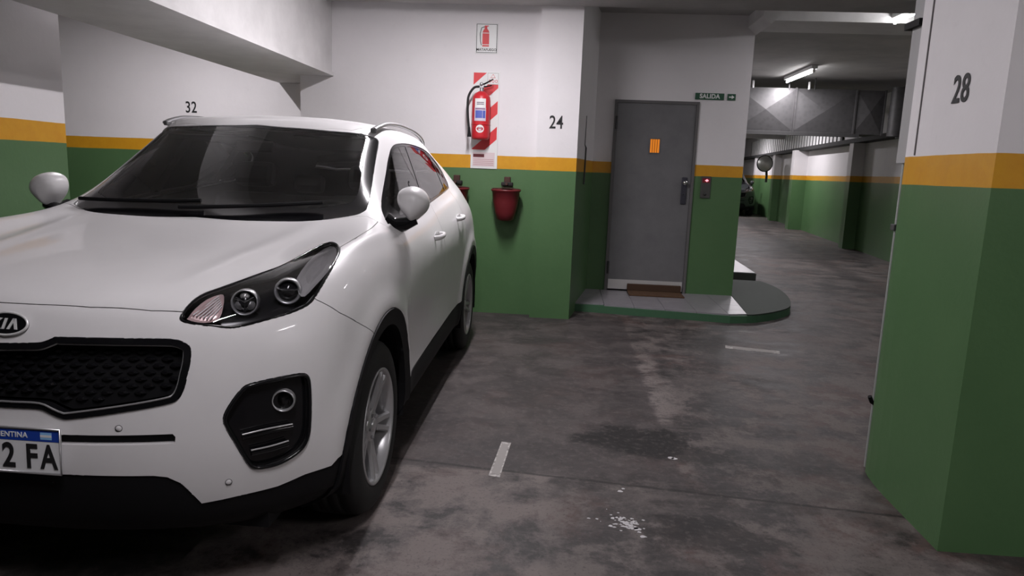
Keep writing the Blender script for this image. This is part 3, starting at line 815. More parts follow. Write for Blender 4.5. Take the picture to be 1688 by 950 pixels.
def master_grid(sub_r=8, sub_c=9):
    T = np.array(RINGS, float)                       # rings x columns x 3
    def pad(P):
        # columns: mirror across y = 0 at both ends; rings: linear phantom
        a = P[:, 1:2].copy(); a[..., 1] *= -1
        b = P[:, -2:-1].copy(); b[..., 1] *= -1
        P = np.concatenate([a, P, b], 1)
        return np.concatenate([2 * P[:1] - P[1:2], P, 2 * P[-1:] - P[-2:-1]], 0)
    def limit(P):
        Q = pad(P)
        Q = (Q[:-2] + 4 * Q[1:-1] + Q[2:]) / 6
        return (Q[:, :-2] + 4 * Q[:, 1:-1] + Q[:, 2:]) / 6
    P = T.copy()
    for _ in range(3):
        P = P + 0.75 * (T - limit(P))
    Q = pad(P)
    def basis(n, m):
        B = np.zeros(((n - 3) * m + 1, n))
        for i in range(n - 3):
            for k in range(m + (1 if i == n - 4 else 0)):
                t = k / m
                B[i * m + k, i:i + 4] = [(1 - t) ** 3 / 6, (3 * t ** 3 - 6 * t * t + 4) / 6, (-3 * t ** 3 + 3 * t * t + 3 * t + 1) / 6, t ** 3 / 6]
        return B
    Br, Bc = basis(Q.shape[0], sub_r), basis(Q.shape[1], sub_c)
    G = np.einsum('ai,ijk,bj->abk', Br, Q, Bc)
    # flared lips round the wheel arches, a soft ridge along each side of the hood
    for cx in (-.02, -2.67):
        r = np.hypot(G[..., 0] - cx, G[..., 2] - .35)
        G[..., 1] += .014 * np.exp(-((r - .50) / .055) ** 2) * (G[..., 1] > .6) * (G[..., 2] > .3)
    x, y = G[..., 0], G[..., 1]
    on = 1 / (1 + np.exp(-(x + .25) / .05)) / (1 + np.exp((x - .60) / .05)) * (G[..., 2] > .95)
    yl = .50 - .10 * x
    G[..., 2] += .010 * np.exp(-((y - yl) / .055) ** 2) * on
    G[:, 0, 1] = 0; G[:, -1, 1] = 0; G[-1, :, 1] = 0
    return G

GRID = master_grid()

def master_bmesh():
    nr, nc = GRID.shape[:2]
    bm = bmesh.new()
    vs = [[bm.verts.new(GRID[i, j]) for j in range(nc)] for i in range(nr)]
    for i in range(nr - 1):
        for j in range(nc - 1):
            bm.faces.new((vs[i][j], vs[i][j + 1], vs[i + 1][j + 1], vs[i + 1][j]))
    bmesh.ops.remove_doubles(bm, verts=list(bm.verts), dist=1e-5)
    bm.faces.ensure_lookup_table()
    bm.normal_update()
    return bm

CAR_XF = Matrix.Translation((-1.60925, 2.70012, 0)) @ Matrix(((0, 1, 0, 0), (-1, 0, 0, 0), (0, 0, 1, 0), (0, 0, 0, 1)))

CURVES = {
 'headlamp': [(0.738,0.495,0.932),(0.725,0.496,0.948),(0.674,0.502,0.976),(0.621,0.511,0.99),(0.561,0.537,1.001),(0.488,0.567,1.014),(0.405,0.601,1.029),(0.335,0.633,1.042),(0.234,0.656,1.061),(0.124,0.671,1.079),(0.034,0.685,1.092),(0.022,0.712,1.098),(0.07,0.753,1.097),(0.131,0.783,1.087),(0.192,0.799,1.071),(0.276,0.809,1.047),(0.39,0.815,1.007),(0.469,0.811,0.969),(0.514,0.8,0.946),(0.573,0.766,0.93),(0.631,0.715,0.917),(0.677,0.663,0.906),(0.698,0.63,0.902),(0.715,0.592,0.908),(0.73,0.547,0.915),(0.739,0.51,0.922)],
 'lamp_turn': [(0.728,0.515,0.936),(0.723,0.516,0.942),(0.695,0.523,0.963),(0.641,0.532,0.982),(0.595,0.553,0.991),(0.609,0.571,0.986),(0.662,0.593,0.964),(0.693,0.597,0.938),(0.711,0.577,0.927),(0.724,0.544,0.928)],
 'lamp_a': [(0.615,0.633,0.975)],
 'lamp_b': [(0.508,0.729,0.997)],
 'lamp_chrome': [(0.419,0.732,1.025),(0.294,0.72,1.057),(0.17,0.718,1.08),(0.074,0.73,1.094),(0.122,0.77,1.09),(0.213,0.797,1.067),(0.329,0.806,1.034),(0.432,0.798,1.001),(0.495,0.786,0.976),(0.501,0.769,0.984),(0.459,0.745,1.011)],
 'grille': [(0.827,0.001,0.852),(0.825,0.07,0.856),(0.824,0.108,0.858),(0.822,0.13,0.862),(0.817,0.158,0.874),(0.815,0.176,0.877),(0.798,0.331,0.878),(0.771,0.461,0.877),(0.763,0.495,0.874),(0.758,0.519,0.864),(0.758,0.534,0.849),(0.765,0.536,0.812),(0.774,0.53,0.772),(0.782,0.523,0.734),(0.79,0.508,0.703),(0.802,0.476,0.689),(0.832,0.364,0.669),(0.855,0.225,0.648),(0.858,0.195,0.649),(0.859,0.164,0.661),(0.859,0.132,0.673),(0.861,0.059,0.673),(0.861,0.013,0.673)],
 'fog': [(0.748,0.622,0.629),(0.743,0.629,0.658),(0.726,0.653,0.702),(0.709,0.676,0.729),(0.685,0.71,0.737),(0.642,0.76,0.742),(0.6,0.801,0.742),(0.581,0.817,0.735),(0.572,0.826,0.713),(0.57,0.829,0.664),(0.571,0.828,0.58),(0.575,0.823,0.527),(0.589,0.809,0.489),(0.618,0.781,0.465),(0.65,0.747,0.452),(0.679,0.713,0.451),(0.697,0.692,0.457),(0.711,0.676,0.477),(0.731,0.653,0.542),(0.745,0.628,0.603)],
 'fog_lamp': [(0.643,0.764,0.662)],
 'fog_slat1': [(0.722,0.667,0.578),(0.678,0.726,0.584),(0.622,0.785,0.583)],
 'fog_slat2': [(0.707,0.687,0.523),(0.67,0.733,0.525),(0.631,0.775,0.53)],
 'chin': [(0.867,0,0.475),(0.858,0.229,0.475),(0.818,0.438,0.469),(0.807,0.474,0.462),(0.793,0.507,0.439),(0.779,0.531,0.402),(0.762,0.552,0.362),(0.707,0.654,0.371),(0.639,0.741,0.374),(0.576,0.805,0.39),(0.499,0.87,0.392),(0.478,0.885,0.41)],
 'windshield': [(-0.294,0.021,1.146),(-0.275,0.222,1.141),(-0.309,0.471,1.146),(-0.369,0.581,1.157),(-0.444,0.666,1.172),(-0.51,0.694,1.189),(-0.565,0.693,1.21),(-0.729,0.668,1.301),(-0.911,0.636,1.415),(-1.061,0.612,1.508),(-1.088,0.596,1.538),(-1.051,0.556,1.553),(-0.955,0.387,1.565),(-0.936,0.162,1.575)],
 'sensor1': [(0.839,0.354,0.621)],
 'sensor2': [(0.736,0.627,0.427)],
}

# ---------------------------------------------------------------- cutting the master surface into panels
def view(phi, eps=0.0):
    """outline view: looking at the car from direction n; returns (n, t, b) with 2D coords (p.t, p.b)"""
    phi, eps = math.radians(phi), math.radians(eps)
    n = Vector((math.cos(phi) * math.cos(eps), math.sin(phi) * math.cos(eps), math.sin(eps)))
    if abs(eps - math.pi / 2) < 1e-6:
        return Vector((0, 0, 1)), Vector((1, 0, 0)), Vector((0, 1, 0))
    t = Vector((-math.sin(phi), math.cos(phi), 0))
    return n, t, n.cross(t)
FRONT, TOP, SIDE = view(0), view(0, 90), view(90)      # SIDE 2D = (-x, z)

def inside(p, poly):
    x, y = p
    r = False
    j = len(poly) - 1
    for i in range(len(poly)):
        xi, yi = poly[i]; xj, yj = poly[j]
        if (yi > y) != (yj > y) and x < (xj - xi) * (y - yi) / (yj - yi) + xi: r = not r
        j = i
    return r

def cut(bm, lay, ids, name, V, poly3, only=None, nmin=0.03, extra=None):
    """knife the closed outline poly3 (3D points) into bm as seen in view V, label the faces inside"""
    n, t, b = V
    if name not in ids: ids[name] = len(ids)
    lab = ids[name]
    only_i = None if only is None else {ids[o] for o in only if o in ids}
    poly = [(Vector(p).dot(t), Vector(p).dot(b)) for p in poly3]
    x0, x1 = min(p[0] for p in poly) - .01, max(p[0] for p in poly) + .01
    y0, y1 = min(p[1] for p in poly) - .01, max(p[1] for p in poly) + .01
    def box(f):
        xs = [v.co.dot(t) for v in f.verts]; ys = [v.co.dot(b) for v in f.verts]
        return min(xs), max(xs), min(ys), max(ys)
    def ok(f):
        if f.normal.dot(n) < nmin: return False
        if extra and not extra(f.calc_center_median()): return False
        return True
    cand = {}
    for f in bm.faces:
        if not ok(f): continue
        B = box(f)
        if B[0] < x1 and B[1] > x0 and B[2] < y1 and B[3] > y0: cand[f] = B
    L = len(poly)
    for i in range(L):
        p, q = poly[i], poly[(i + 1) % L]
        d = Vector((q[0] - p[0], q[1] - p[1]))
        if d.length < 1e-7: continue
        d.normalize()
        no = t * (-d.y) + b * d.x
        co = t * p[0] + b * p[1]
        sx0, sx1 = min(p[0], q[0]), max(p[0], q[0])
        sy0, sy1 = min(p[1], q[1]), max(p[1], q[1])
        fs = [f for f, B in cand.items() if B[0] <= sx1 and B[1] >= sx0 and B[2] <= sy1 and B[3] >= sy0]
        sel = []
        for f in fs:
            s = [(v.co - co).dot(no) for v in f.verts]
            if min(s) < -1e-6 and max(s) > 1e-6: sel.append(f)
        if not sel: continue
        es = {e for f in sel for e in f.edges}
        vs = {v for f in sel for v in f.verts}
        for f in sel: cand.pop(f)
        r = bmesh.ops.bisect_plane(bm, geom=list(vs) + list(es) + sel, plane_co=co, plane_no=no, dist=1e-6)
        new = {g for g in r['geom'] if isinstance(g, bmesh.types.BMFace)}
        for g in r['geom_cut']:
            if isinstance(g, bmesh.types.BMEdge):
                new.update(g.link_faces)
        new.update(f for f in sel if f.is_valid)
        for f in new:
            f.normal_update()
            cand[f] = box(f)
    for f in cand:
        if not f.is_valid: continue
        if only_i is not None and f[lay] not in only_i: continue
        c = f.calc_center_median()
        if inside((c.dot(t), c.dot(b)), poly): f[lay] = lab

def s3(pts):   # side-view (x, z) points -> 3D
    return [(x, 1.0, z) for x, z in pts]
def t3(pts):   # top-view (x, y) points
    return [(x, y, 1.0) for x, y in pts]
def f3(pts):   # front-view (y, z) points
    return [(1.0, y, z) for y, z in pts]
def shrink(poly3, V, d):
    """move a closed outline inwards by d in its view plane"""
    n, t, b = V
    P = [np.array((Vector(p).dot(t), Vector(p).dot(b))) for p in poly3]
    L = len(P)
    A = sum(P[i][0] * P[(i + 1) % L][1] - P[(i + 1) % L][0] * P[i][1] for i in range(L))
    sg = 1 if A > 0 else -1
    out = []
    for i in range(L):
        e1 = P[i] - P[i - 1]; e2 = P[(i + 1) % L] - P[i]
        n1 = np.array((-e1[1], e1[0])) / (np.linalg.norm(e1) + 1e-9)
        n2 = np.array((-e2[1], e2[0])) / (np.linalg.norm(e2) + 1e-9)
        m = n1 + n2
        m = m / max(0.5, float(np.dot(m, m)) ** .5) * (1 / max(0.6, np.linalg.norm(m) / 2)) if np.linalg.norm(m) > 1e-6 else n1
        m = m / np.linalg.norm(m) if np.linalg.norm(m) > 1e-6 else n1
        q = P[i] + sg * m * d
        out.append(tuple(t * q[0] + b * q[1] + n * Vector(poly3[i]).dot(n)))
    return out

def circ(cx, cz, r, n=48):
    return s3([(cx + r * math.cos(2 * math.pi * k / n), cz + r * math.sin(2 * math.pi * k / n)) for k in range(n)])

def ell_arch(cx, cz, rf, rr, top, n=40):
    pts = []
    for k in range(n + 1):
        a = math.pi * k / n
        r = rf if a < math.pi / 2 else rr
        pts.append((cx + r * math.cos(a), cz + top * math.sin(a)))
    return [(cx + rf, .0)] + pts + [(cx - rr, .0)]

HL = view(45, 42)
FQ = view(42, 0)
WS = view(0, 50)
HEADLAMP = catmull(CURVES['headlamp'], 3, True)
FOG = catmull(CURVES['fog'], 3, True)
GRILLE = [(.827, -.06, .852)] + catmull(CURVES['grille'], 3) + [(.861, -.06, .673)]
WSH = [(-.294, -.06, 1.146)] + catmull([(-.292, 0, 1.146)] + CURVES['windshield'][1:] + [(-.953, 0, 1.578)], 4) + [(-.953, -.06, 1.578)]
DLO = s3(catmull([(-.50, 1.135), (-.60, 1.192), (-.736, 1.262), (-.904, 1.352), (-1.06, 1.44), (-1.20, 1.503), (-1.36, 1.525), (-1.62, 1.530), (-1.95, 1.518), (-2.2, 1.49), (-2.36, 1.44), (-2.40, 1.36), (-2.36, 1.29)], 4) + [(-2.30, 1.262), (-1.95, 1.232), (-1.4, 1.186), (-1.0, 1.155), (-.7, 1.140)])
WINF = s3(catmull([(-.78, 1.16), (-.73, 1.235), (-.92, 1.345), (-1.08, 1.437), (-1.21, 1.49), (-1.36, 1.510), (-1.46, 1.513)], 3) + [(-1.385, 1.33), (-1.31, 1.195), (-1.0, 1.168)])
WINR = s3([(-1.38, 1.20), (-1.435, 1.33), (-1.51, 1.514)] + catmull([(-1.62, 1.516), (-1.93, 1.504), (-2.13, 1.482)], 3) + [(-2.06, 1.25), (-1.7, 1.224)])
WINQ = s3([(-2.09, 1.256), (-2.165, 1.474), (-2.25, 1.455), (-2.34, 1.425), (-2.372, 1.36), (-2.335, 1.295), (-2.28, 1.274)])

def build_panels():
    bm = master_bmesh()
    lay = bm.faces.layers.int.new('part')
    ids = {'body': 0}
    C = lambda *a, **k: cut(bm, lay, ids, *a, **k)
    C('hood', TOP, t3([(.778, -.06), (.777, .081), (.769, .243), (.745, .413), (.724, .494), (.65, .58), (.5, .67), (.3, .72), (.14, .745), (.115, .777), (.034, .785), (-.07, .788), (-.177, .787), (-.30, .785), (-.437, .776), (-.46, .72), (-.42, .66), (-.36, .58), (-.31, .47), (-.274, .22), (-.27, 0), (-.27, -.06)]), nmin=.1)
    C('windshield_border', WS, WSH, nmin=.1)
    C('fender', SIDE, s3([(-.44, 1.145), (-.44, 1.2), (.25, 1.2), (.478, .985), (.478, .959), (.409, .903), (.33, .862), (.254, .822), (.15, .76), (.0, .5), (-.3, .2), (-.53, .2), (-.515, .6), (-.505, 1.0), (-.47, 1.09)]), only=['body'])
    C('front_bumper', SIDE, s3([(1.2, -.1), (1.2, 1.2), (.25, 1.2), (.478, .985), (.478, .959), (.409, .903), (.33, .862), (.254, .822), (.15, .76), (.1, .5), (.1, -.1)]), only=['body'], nmin=-1.1)
    C('front_bumper', SIDE, s3([(1.2, -.1), (1.2, 1.2), (.30, 1.2), (.30, -.1)]), only=['body'], nmin=-1.1, extra=lambda c: c.y < .86)
    C('front_door', SIDE, s3([(-.53, .2), (-.515, .6), (-.505, 1.0), (-.47, 1.09), (-.50, 1.135), (-.7, 1.140), (-1.0, 1.155), (-1.4, 1.186), (-1.44, 1.19), (-1.44, .2)]), only=['body', 'hood'])
    C('rear_door', SIDE, s3([(-1.44, .2), (-1.44, 1.19), (-1.95, 1.232), (-2.20, 1.253), (-2.27, 1.15), (-2.31, 1.03), (-2.31, .90), (-2.24, .75), (-2.15, .55), (-2.1, .2)]), only=['body'])
    C('valance', FQ, [(.867, -.3, .475), (.867, 0, .475)] + CURVES['chin'][1:] + [(.40, .90, .425), (.28, .915, .43), (.28, .915, .1), (.85, 0, .1), (.85, -.3, .1)], only=['front_bumper', 'body', 'fender'], nmin=-1.1, extra=lambda c: c.x > .2)
    C('sill_cladding', SIDE, s3([(-.4, .1), (-.4, .405), (-.9, .418), (-1.5, .438), (-2.0, .458), (-2.4, .47), (-2.4, .1)]), only=['body', 'front_door', 'rear_door', 'fender'], nmin=-1.1)
    C('arch_cladding', SIDE, s3(ell_arch(-.02, .35, .478, .485, .482)), only=['body', 'fender', 'front_bumper', 'valance', 'sill_cladding', 'front_door'], extra=lambda c: c.x < .52)
    C('rear_arch_cladding', SIDE, s3(ell_arch(-2.67, .35, .465, .465, .465)), only=['body', 'rear_door', 'sill_cladding'])
    C('hole', SIDE, circ(-.01, .35, .415), nmin=-1.1)
    C('hole', SIDE, circ(-2.67, .35, .40), nmin=-1.1)
    C('windshield', WS, 
        [(-.40, -.06, 1.215)] + catmull([(-.40, 0, 1.215), (-.40, .25, 1.213), (-.43, .46, 1.215), (-.50, .57, 1.225), (-.56, .622, 1.245), (-.70, .618, 1.315), (-.90, .582, 1.425), (-1.04, .552, 1.510), (-1.06, .53, 1.530), (-1.03, .50, 1.535), (-.96, .36, 1.545), (-.935, .15, 1.555), (-.93, 0, 1.555)], 4) + [(-.93, -.06, 1.555)], nmin=.1)
    C('window_trim', SIDE, DLO, only=['body', 'front_door', 'rear_door', 'fender'])
    C('front_window', SIDE, WINF, only=['window_trim'])
    C('rear_window', SIDE, WINR, only=['window_trim'])
    C('quarter_window', SIDE, WINQ, only=['window_trim'])
    C('headlamp', HL, HEADLAMP, nmin=.05)
    C('grille_surround', FRONT, GRILLE, nmin=.1)
    C('grille_opening', FRONT, [(.827, -.06, .834)] + shrink(GRILLE[1:-1], FRONT, .018)[1:-1] + [(.861, -.06, .691)], nmin=.1)
    C('fog_opening', FQ, FOG, nmin=.05)
    C('slot_opening', FRONT, f3([(-.06, .592), (.2, .598), (.494, .597), (.50, .589), (.499, .574), (.494, .571), (.2, .572), (-.06, .567)]), nmin=.1)
    C('roof', TOP, t3([(-.90, -.06), (-.90, .2), (-1.02, .48), (-1.14, .548), (-1.4, .575), (-1.6, .577), (-2.0, .572), (-2.5, .525), (-2.85, .45), (-2.97, .3), (-3.02, -.06)]), only=['body'], nmin=.3)
    C('tailgate_window', view(180, 20), [(-3.2, -.06, 1.325), (-3.2, .34, 1.325), (-3.1, .50, 1.345), (-3.0, .43, 1.46), (-3.0, .28, 1.478), (-3.0, -.06, 1.485)], only=['body'], nmin=.1)
    bm.normal_update()
    parts = {}
    inv = {v: k for k, v in ids.items()}
    for f in bm.faces:
        parts.setdefault(inv[f[lay]], []).append(f)
    out = {}
    for k, fs in parts.items():
        idx, V, N, F = {}, [], [], []
        for f in fs:
            r = []
            for v in f.verts:
                if v not in idx:
                    idx[v] = len(V)
                    V.append(np.array(v.co)); N.append(np.array(v.normal))
                r.append(idx[v])
            F.append(r)
        out[k] = (V, N, F)
    bm.free()
    return out

def both(p):
    """join a half with its mirror image across y = 0"""
    V, N, F = p
    V2, N2, mp = list(V), list(N), {}
    for i, v in enumerate(V):
        if abs(v[1]) < 1e-4:
            mp[i] = i
            nn = N[i].copy(); nn[1] = 0; nn /= np.linalg.norm(nn) + 1e-9
            N2[i] = nn
        else:
            mp[i] = len(V2)
            V2.append(v * np.array((1, -1, 1))); N2.append(N[i] * np.array((1, -1, 1)))
    return V2, N2, list(F) + [[mp[i] for i in reversed(f)] for f in F]

def flip_side(p):
    V, N, F = p
    s = np.array((1, -1, 1))
    return [v * s for v in V], [n * s for n in N], [list(reversed(f)) for f in F]

def panel_mesh(name, p, material, gap=.0018, flange=.014, off=0.0, wall=None):
    """surface patch -> panel with an edge gap and a return flange"""
    V, N, F = p
    V = [v + n * off for v, n in zip(V, N)]
    N = list(N)
    cnt = {}
    for f in F:
        for i in range(len(f)):
            a, b = f[i], f[(i + 1) % len(f)]
            cnt.setdefault((min(a, b), max(a, b)), []).append((a, b))
    bnd = [e[0] for e in cnt.values() if len(e) == 1]
    shift = {}
    for a, b in bnd:
        e = V[b] - V[a]
        L = np.linalg.norm(e)
        if L < 1e-7: continue
        for i in (a, b):
            inw = np.cross(N[i], e / L)
            shift.setdefault(i, []).append(inw)
    for i, s in shift.items():
        m = np.mean(s, 0)
        l = np.linalg.norm(m)
        if l > .3:
            V[i] = V[i] + m / l * gap
    mats = [material] + ([wall] if wall else [])
    F2 = [tuple(f) for f in F]
    mi = [0] * len(F2)
    if flange:
        top, bot = {}, {}
        for i, s in shift.items():
            m = -np.mean(s, 0); m /= np.linalg.norm(m) + 1e-9
            top[i] = len(V); V.append(V[i]); N.append(m)
            bot[i] = len(V); V.append(V[i] - N[i] * flange); N.append(m)
        for a, b in bnd:
            if a in top and b in top:
                F2.append((top[b], top[a], bot[a], bot[b])); mi.append(1 if wall else 0)
    me = bpy.data.meshes.new(name)
    me.from_pydata([tuple(v) for v in V], [], F2)
    for m in mats: me.materials.append(m)
    me.polygons.foreach_set('material_index', mi)
    me.polygons.foreach_set('use_smooth', [True] * len(F2))
    me.update()
    me.normals_split_custom_set_from_vertices([tuple(n) for n in N])
    return me

# ---------------------------------------------------------------- wheel
def make_wheel(parent, loc, out):
    """out = +1 for the left side, -1 for the right"""
    xf = Matrix.Rotation(-math.pi / 2 * out, 4, 'X')
    rim = MB()
    rim.lathe([(.226, -.022), (.236, -.004), (.237, .003), (.231, .006), (.224, -.002), (.219, -.03), (.205, -.10), (.205, -.21), (.236, -.225), (.238, -.215), (.212, -.19), (.212, -.05)], 56, xf=xf, closed=True)
    w = rim.build('wheel', ALLOY, parent, loc)
    ty = MB()
    ty.lathe([(.226, -.012), (.240, .002), (.262, .007), (.300, .006), (.328, -.004), (.343, -.020), (.349, -.036), (.3510, -.062), (.343, -.064), (.343, -.072), (.3515, -.074), (.352, -.108), (.344, -.110), (.344, -.118), (.352, -.120), (.3515, -.152), (.343, -.154), (.343, -.162), (.3510, -.164), (.349, -.192), (.340, -.212), (.30, -.232), (.25, -.228), (.226, -.212)], 72, xf=xf, closed=True)
    ty.build('tyre', RUBBER, w)
    sp = MB()
    secs = [(.052, .020, -.030, .05), (.12, .0155, -.022, .04), (.19, .0135, -.012, .034), (.221, .016, -.008, .03)]
    v = []
    for r, hw, h, dp in secs:
        v += [(r, -hw * .62, h), (r, hw * .62, h), (r, hw, h - dp * .35), (r, hw * .8, h - dp), (r, -hw * .8, h - dp), (r, -hw, h - dp * .35)]
    f = []
    for i in range(len(secs) - 1):
        for k in range(6):
            f.append((i * 6 + k, i * 6 + (k + 1) % 6, i * 6 + 6 + (k + 1) % 6, i * 6 + 6 + k))
    f += [tuple(reversed(range(6))), tuple(range(18, 24))]
    for k in range(5):
        for s in (-1, 1):
            a = 2 * math.pi * k / 5 + s * .235 + .35
            m = MB()
            m.add(v, f, 0, False, xf @ Matrix.Rotation(a, 4, 'Z') @ Matrix.Translation((0, 0, 0)) @ Matrix.Rotation(-s * .10, 4, 'Z'))
            m.build('spoke', ALLOY, w)
    MB().lathe([(.0, -.026), (.062, -.026), (.068, -.034), (.068, -.075), (0, -.075)], 32, xf=xf).build('hub', ALLOY, w)
    MB().lathe([(.0, -.014), (.022, -.015), (.029, -.019), (.030, -.028)], 24, xf=xf).build('hub_cap', DULLCH, w)
    for k in range(5):
        a = 2 * math.pi * k / 5
        c = xf @ Vector((.047 * math.cos(a), .047 * math.sin(a), -.03))
        d = xf @ Vector((.047 * math.cos(a), .047 * math.sin(a), -.016))
        MB().cyl(c, d, .008, n=6, smooth=False).build('wheel_nut', DULLCH, w)
    MB().lathe([(.0, -.10), (.15, -.10), (.155, -.105), (.155, -.125), (0, -.125)], 40, xf=xf).build('brake_disc', mat('brake_iron', (.08, .075, .07), .5, .8), w)
    return w

def superell(c, a, e=.75, n=24, m=16, cutx=None, twist=0.0):
    def sg(t, p): return math.copysign(abs(t) ** p, t)
    v, f = [], []
    for i in range(m + 1):
        th = -math.pi / 2 + math.pi * i / m
        for j in range(n):
            ph = 2 * math.pi * j / n
            x = a[0] * sg(math.cos(th), e) * sg(math.cos(ph), e)
            y = a[1] * sg(math.cos(th), e) * sg(math.sin(ph), e)
            z = a[2] * sg(math.sin(th), e)
            if cutx is not None: x = max(x, cutx)
            v.append((c[0] + x, c[1] + y + twist * z, c[2] + z))
    for i in range(m):
        for j in range(n):
            f.append((i * n + j, i * n + (j + 1) % n, (i + 1) * n + (j + 1) % n, (i + 1) * n + j))
    return v, f

def mirror_y(me):
    m2 = me.copy()
    m2.transform(Matrix.Scale(-1, 4, (0, 1, 0)))
    m2.flip_normals()
    return m2

# ---------------------------------------------------------------- car
def make_car():
    P = build_panels()
    car = empty('car', (-1.60925, 2.70012, 0), -math.pi / 2)
    def centre(key, name, m, **k): return obj(name, panel_mesh(name, both(P[key]), m, **k), car)
    def pair(key, name, m, **k):
        return obj(name, panel_mesh(name, P[key], m, **k), car), obj(name, panel_mesh(name, flip_side(P[key]), m, **k), car)
    hood = centre('hood', 'hood', WHITE)
    bumper = centre('front_bumper', 'front_bumper', WHITE, flange=.03)
    centre('body', 'body_shell', WHITE, gap=.001)
    centre('roof', 'roof_panel', WHITE, gap=.001, flange=.008)
    val = centre('valance', 'bumper_valance', BLACKP, off=-.004)
    wsb = centre('windshield_border', 'windshield_seal', BLACKG, gap=.002, off=-.003)
    centre('windshield', 'windshield', WGLASS, gap=.0, flange=0, off=-.003)
    centre('tailgate_window', 'tailgate_window', SGLASS, gap=0, flange=0, off=-.003)
    pair('fender', 'fender', WHITE)
    doors = pair('front_door', 'front_door', WHITE), pair('rear_door', 'rear_door', WHITE)
    pair('sill_cladding', 'sill_cladding', BLACKP, off=.002)
    pair('arch_cladding', 'wheel_arch_trim', BLACKP, off=.006, flange=.03)
    pair('rear_arch_cladding', 'wheel_arch_trim', BLACKP, off=.006, flange=.03)
    pair('window_trim', 'window_trim', BLACKG, gap=.001, off=-.004)
    for k in ('front_window', 'rear_window', 'quarter_window'):
        pair(k, 'side_window', SGLASS, gap=0, flange=0, off=-.006)
    # dark inner lining of the cabin
    linings = [('roof', both(P['roof'])), ('body', both(P['body']))] + [(k, q) for k in ('front_door', 'rear_door', 'fender') for q in (P[k], flip_side(P[k]))]
    for k, (V, N, F) in linings:
        V = [v - n * .032 for v, n in zip(V, N)]
        keep = [list(reversed(f)) for f in F if np.mean([V[i][0] for i in f]) < -.45]
        if not keep: continue
        me = bpy.data.meshes.new('cabin_lining')
        me.from_pydata([tuple(v) for v in V], [], keep)
        bm = bmesh.new(); bm.from_mesh(me)
        bmesh.ops.delete(bm, geom=[v for v in bm.verts if not v.link_faces], context='VERTS')
        bm.to_mesh(me); bm.free()
        me.materials.append(HEADL if k == 'roof' else TRIM)
        obj('headliner' if k == 'roof' else 'cabin_lining', me, car)
    # grille
    gs = centre('grille_surround', 'grille_surround', BLACKG, gap=.0005, flange=.035, off=.005)
    V, N, F = both(P['grille_opening'])
    V = [v - np.array((.035, 0, 0)) for v in V]
    obj('grille_backing', panel_mesh('grille_backing', (V, N, F), BLACKP, gap=0, flange=0), gs)
    inner = [(p[0] + .004, p[1], p[2]) for p in [(.829, 0, .834)] + shrink(GRILLE[1:-1], FRONT, .0185)[1:-1] + [(.863, 0, .691)]]
    loop = inner + [(p[0], -p[1], p[2]) for p in reversed(inner[1:-1])]
    MB().tube(loop, .0032, 8, closed=True).build('grille_chrome_line', DULLCH, gs)
    gp = [(Vector(p).dot(FRONT[1]), Vector(p).dot(FRONT[2])) for p in shrink(GRILLE[1:-1], FRONT, .024)]
    gp = gp + [(0.0, gp[-1][1]), (0.0, gp[0][1])]
    mesh = MB()
    dy, dz = .046, .0195
    for r in range(14):
        for c in range(13):
            y = (c + (.5 if r % 2 else 0)) * dy
            z = .655 + r * dz
            for s in ((1,) if y == 0 else (1, -1)):
                if all(inside((max(y + a, .001), z + b), gp) for a, b in ((.018, 0), (-.018, 0), (0, .008), (0, -.008))):
                    x = .860 - .25 * y * y - .176 * (z - .66) - .027
                    w, h = .0205, .0085
                    yy = y * s
                    q = [(x, yy - w, z), (x, yy - w * .45, z + h), (x, yy + w * .45, z + h), (x, yy + w, z), (x, yy + w * .45, z - h), (x, yy - w * .45, z - h)]
                    i = [(x + .010, yy + (a[1] - yy) * .55, z + (a[2] - z) * .45 + .001) for a in q]
                    mesh.add(q + i, [(k, (k + 1) % 6, 6 + (k + 1) % 6, 6 + k) for k in range(6)] + [(6, 7, 8, 9, 10, 11)])
    mesh.build('grille_mesh', BLACKG, gs)
    # slot below the grille
    V, N, F = both(P['slot_opening'])
    obj('bumper_slot', panel_mesh('bumper_slot', ([v - n * .022 for v, n in zip(V, N)], N, F), BLACKP, gap=0, flange=0), bumper)
    # fog lamps
    for sgn in (1, -1):
        fo = P['fog_opening'] if sgn == 1 else flip_side(P['fog_opening'])
        V, N, F = fo
        fh = obj('fog_lamp_housing', panel_mesh('fog_lamp_housing', ([v - n * .016 for v, n in zip(V, N)], N, F), BLACKG, gap=0, flange=.0), car)
        lip = [(p[0] + .002, p[1] * sgn + .0015 * sgn, p[2]) for p in shrink(FOG, FQ, .006)]
        MB().tube(lip, .0055, 8, closed=True).build('housing_lip', BLACKG, fh)
        c = Vector(CURVES['fog_lamp'][0]); c.y *= sgn
        X = frame(c + Vector((-.020, -.004 * sgn, 0)), (.96, .24 * sgn, 0))
        MB().lathe([(.0355, -.004), (.0355, .017), (.0335, .021), (.0305, .019), (.029, .004)], 32, xf=X).build('fog_lamp_ring', DULLCH, fh)
        MB().lathe([(.0, .016), (.014, .014), (.029, .006)], 32, xf=X).build('fog_lamp_lens', CLEAR, fh)
        MB().lathe([(.0, -.008), (.018, -.004), (.029, .006)], 32, xf=X).build('fog_lamp_reflector', LAMPDARK, fh)
        for k in ('fog_slat1', 'fog_slat2'):
            pts = [(p[0] + .004, (p[1] + .002) * sgn, p[2]) for p in catmull(CURVES[k], 5)]
            MB().tube(pts, .0030, 8).build('chrome_slat', DULLCH, fh)
            MB().tube([(p[0] - .008, p[1] - .004 * sgn, p[2] - .012) for p in pts], .009, 8).build('louvre', BLACKG, fh)
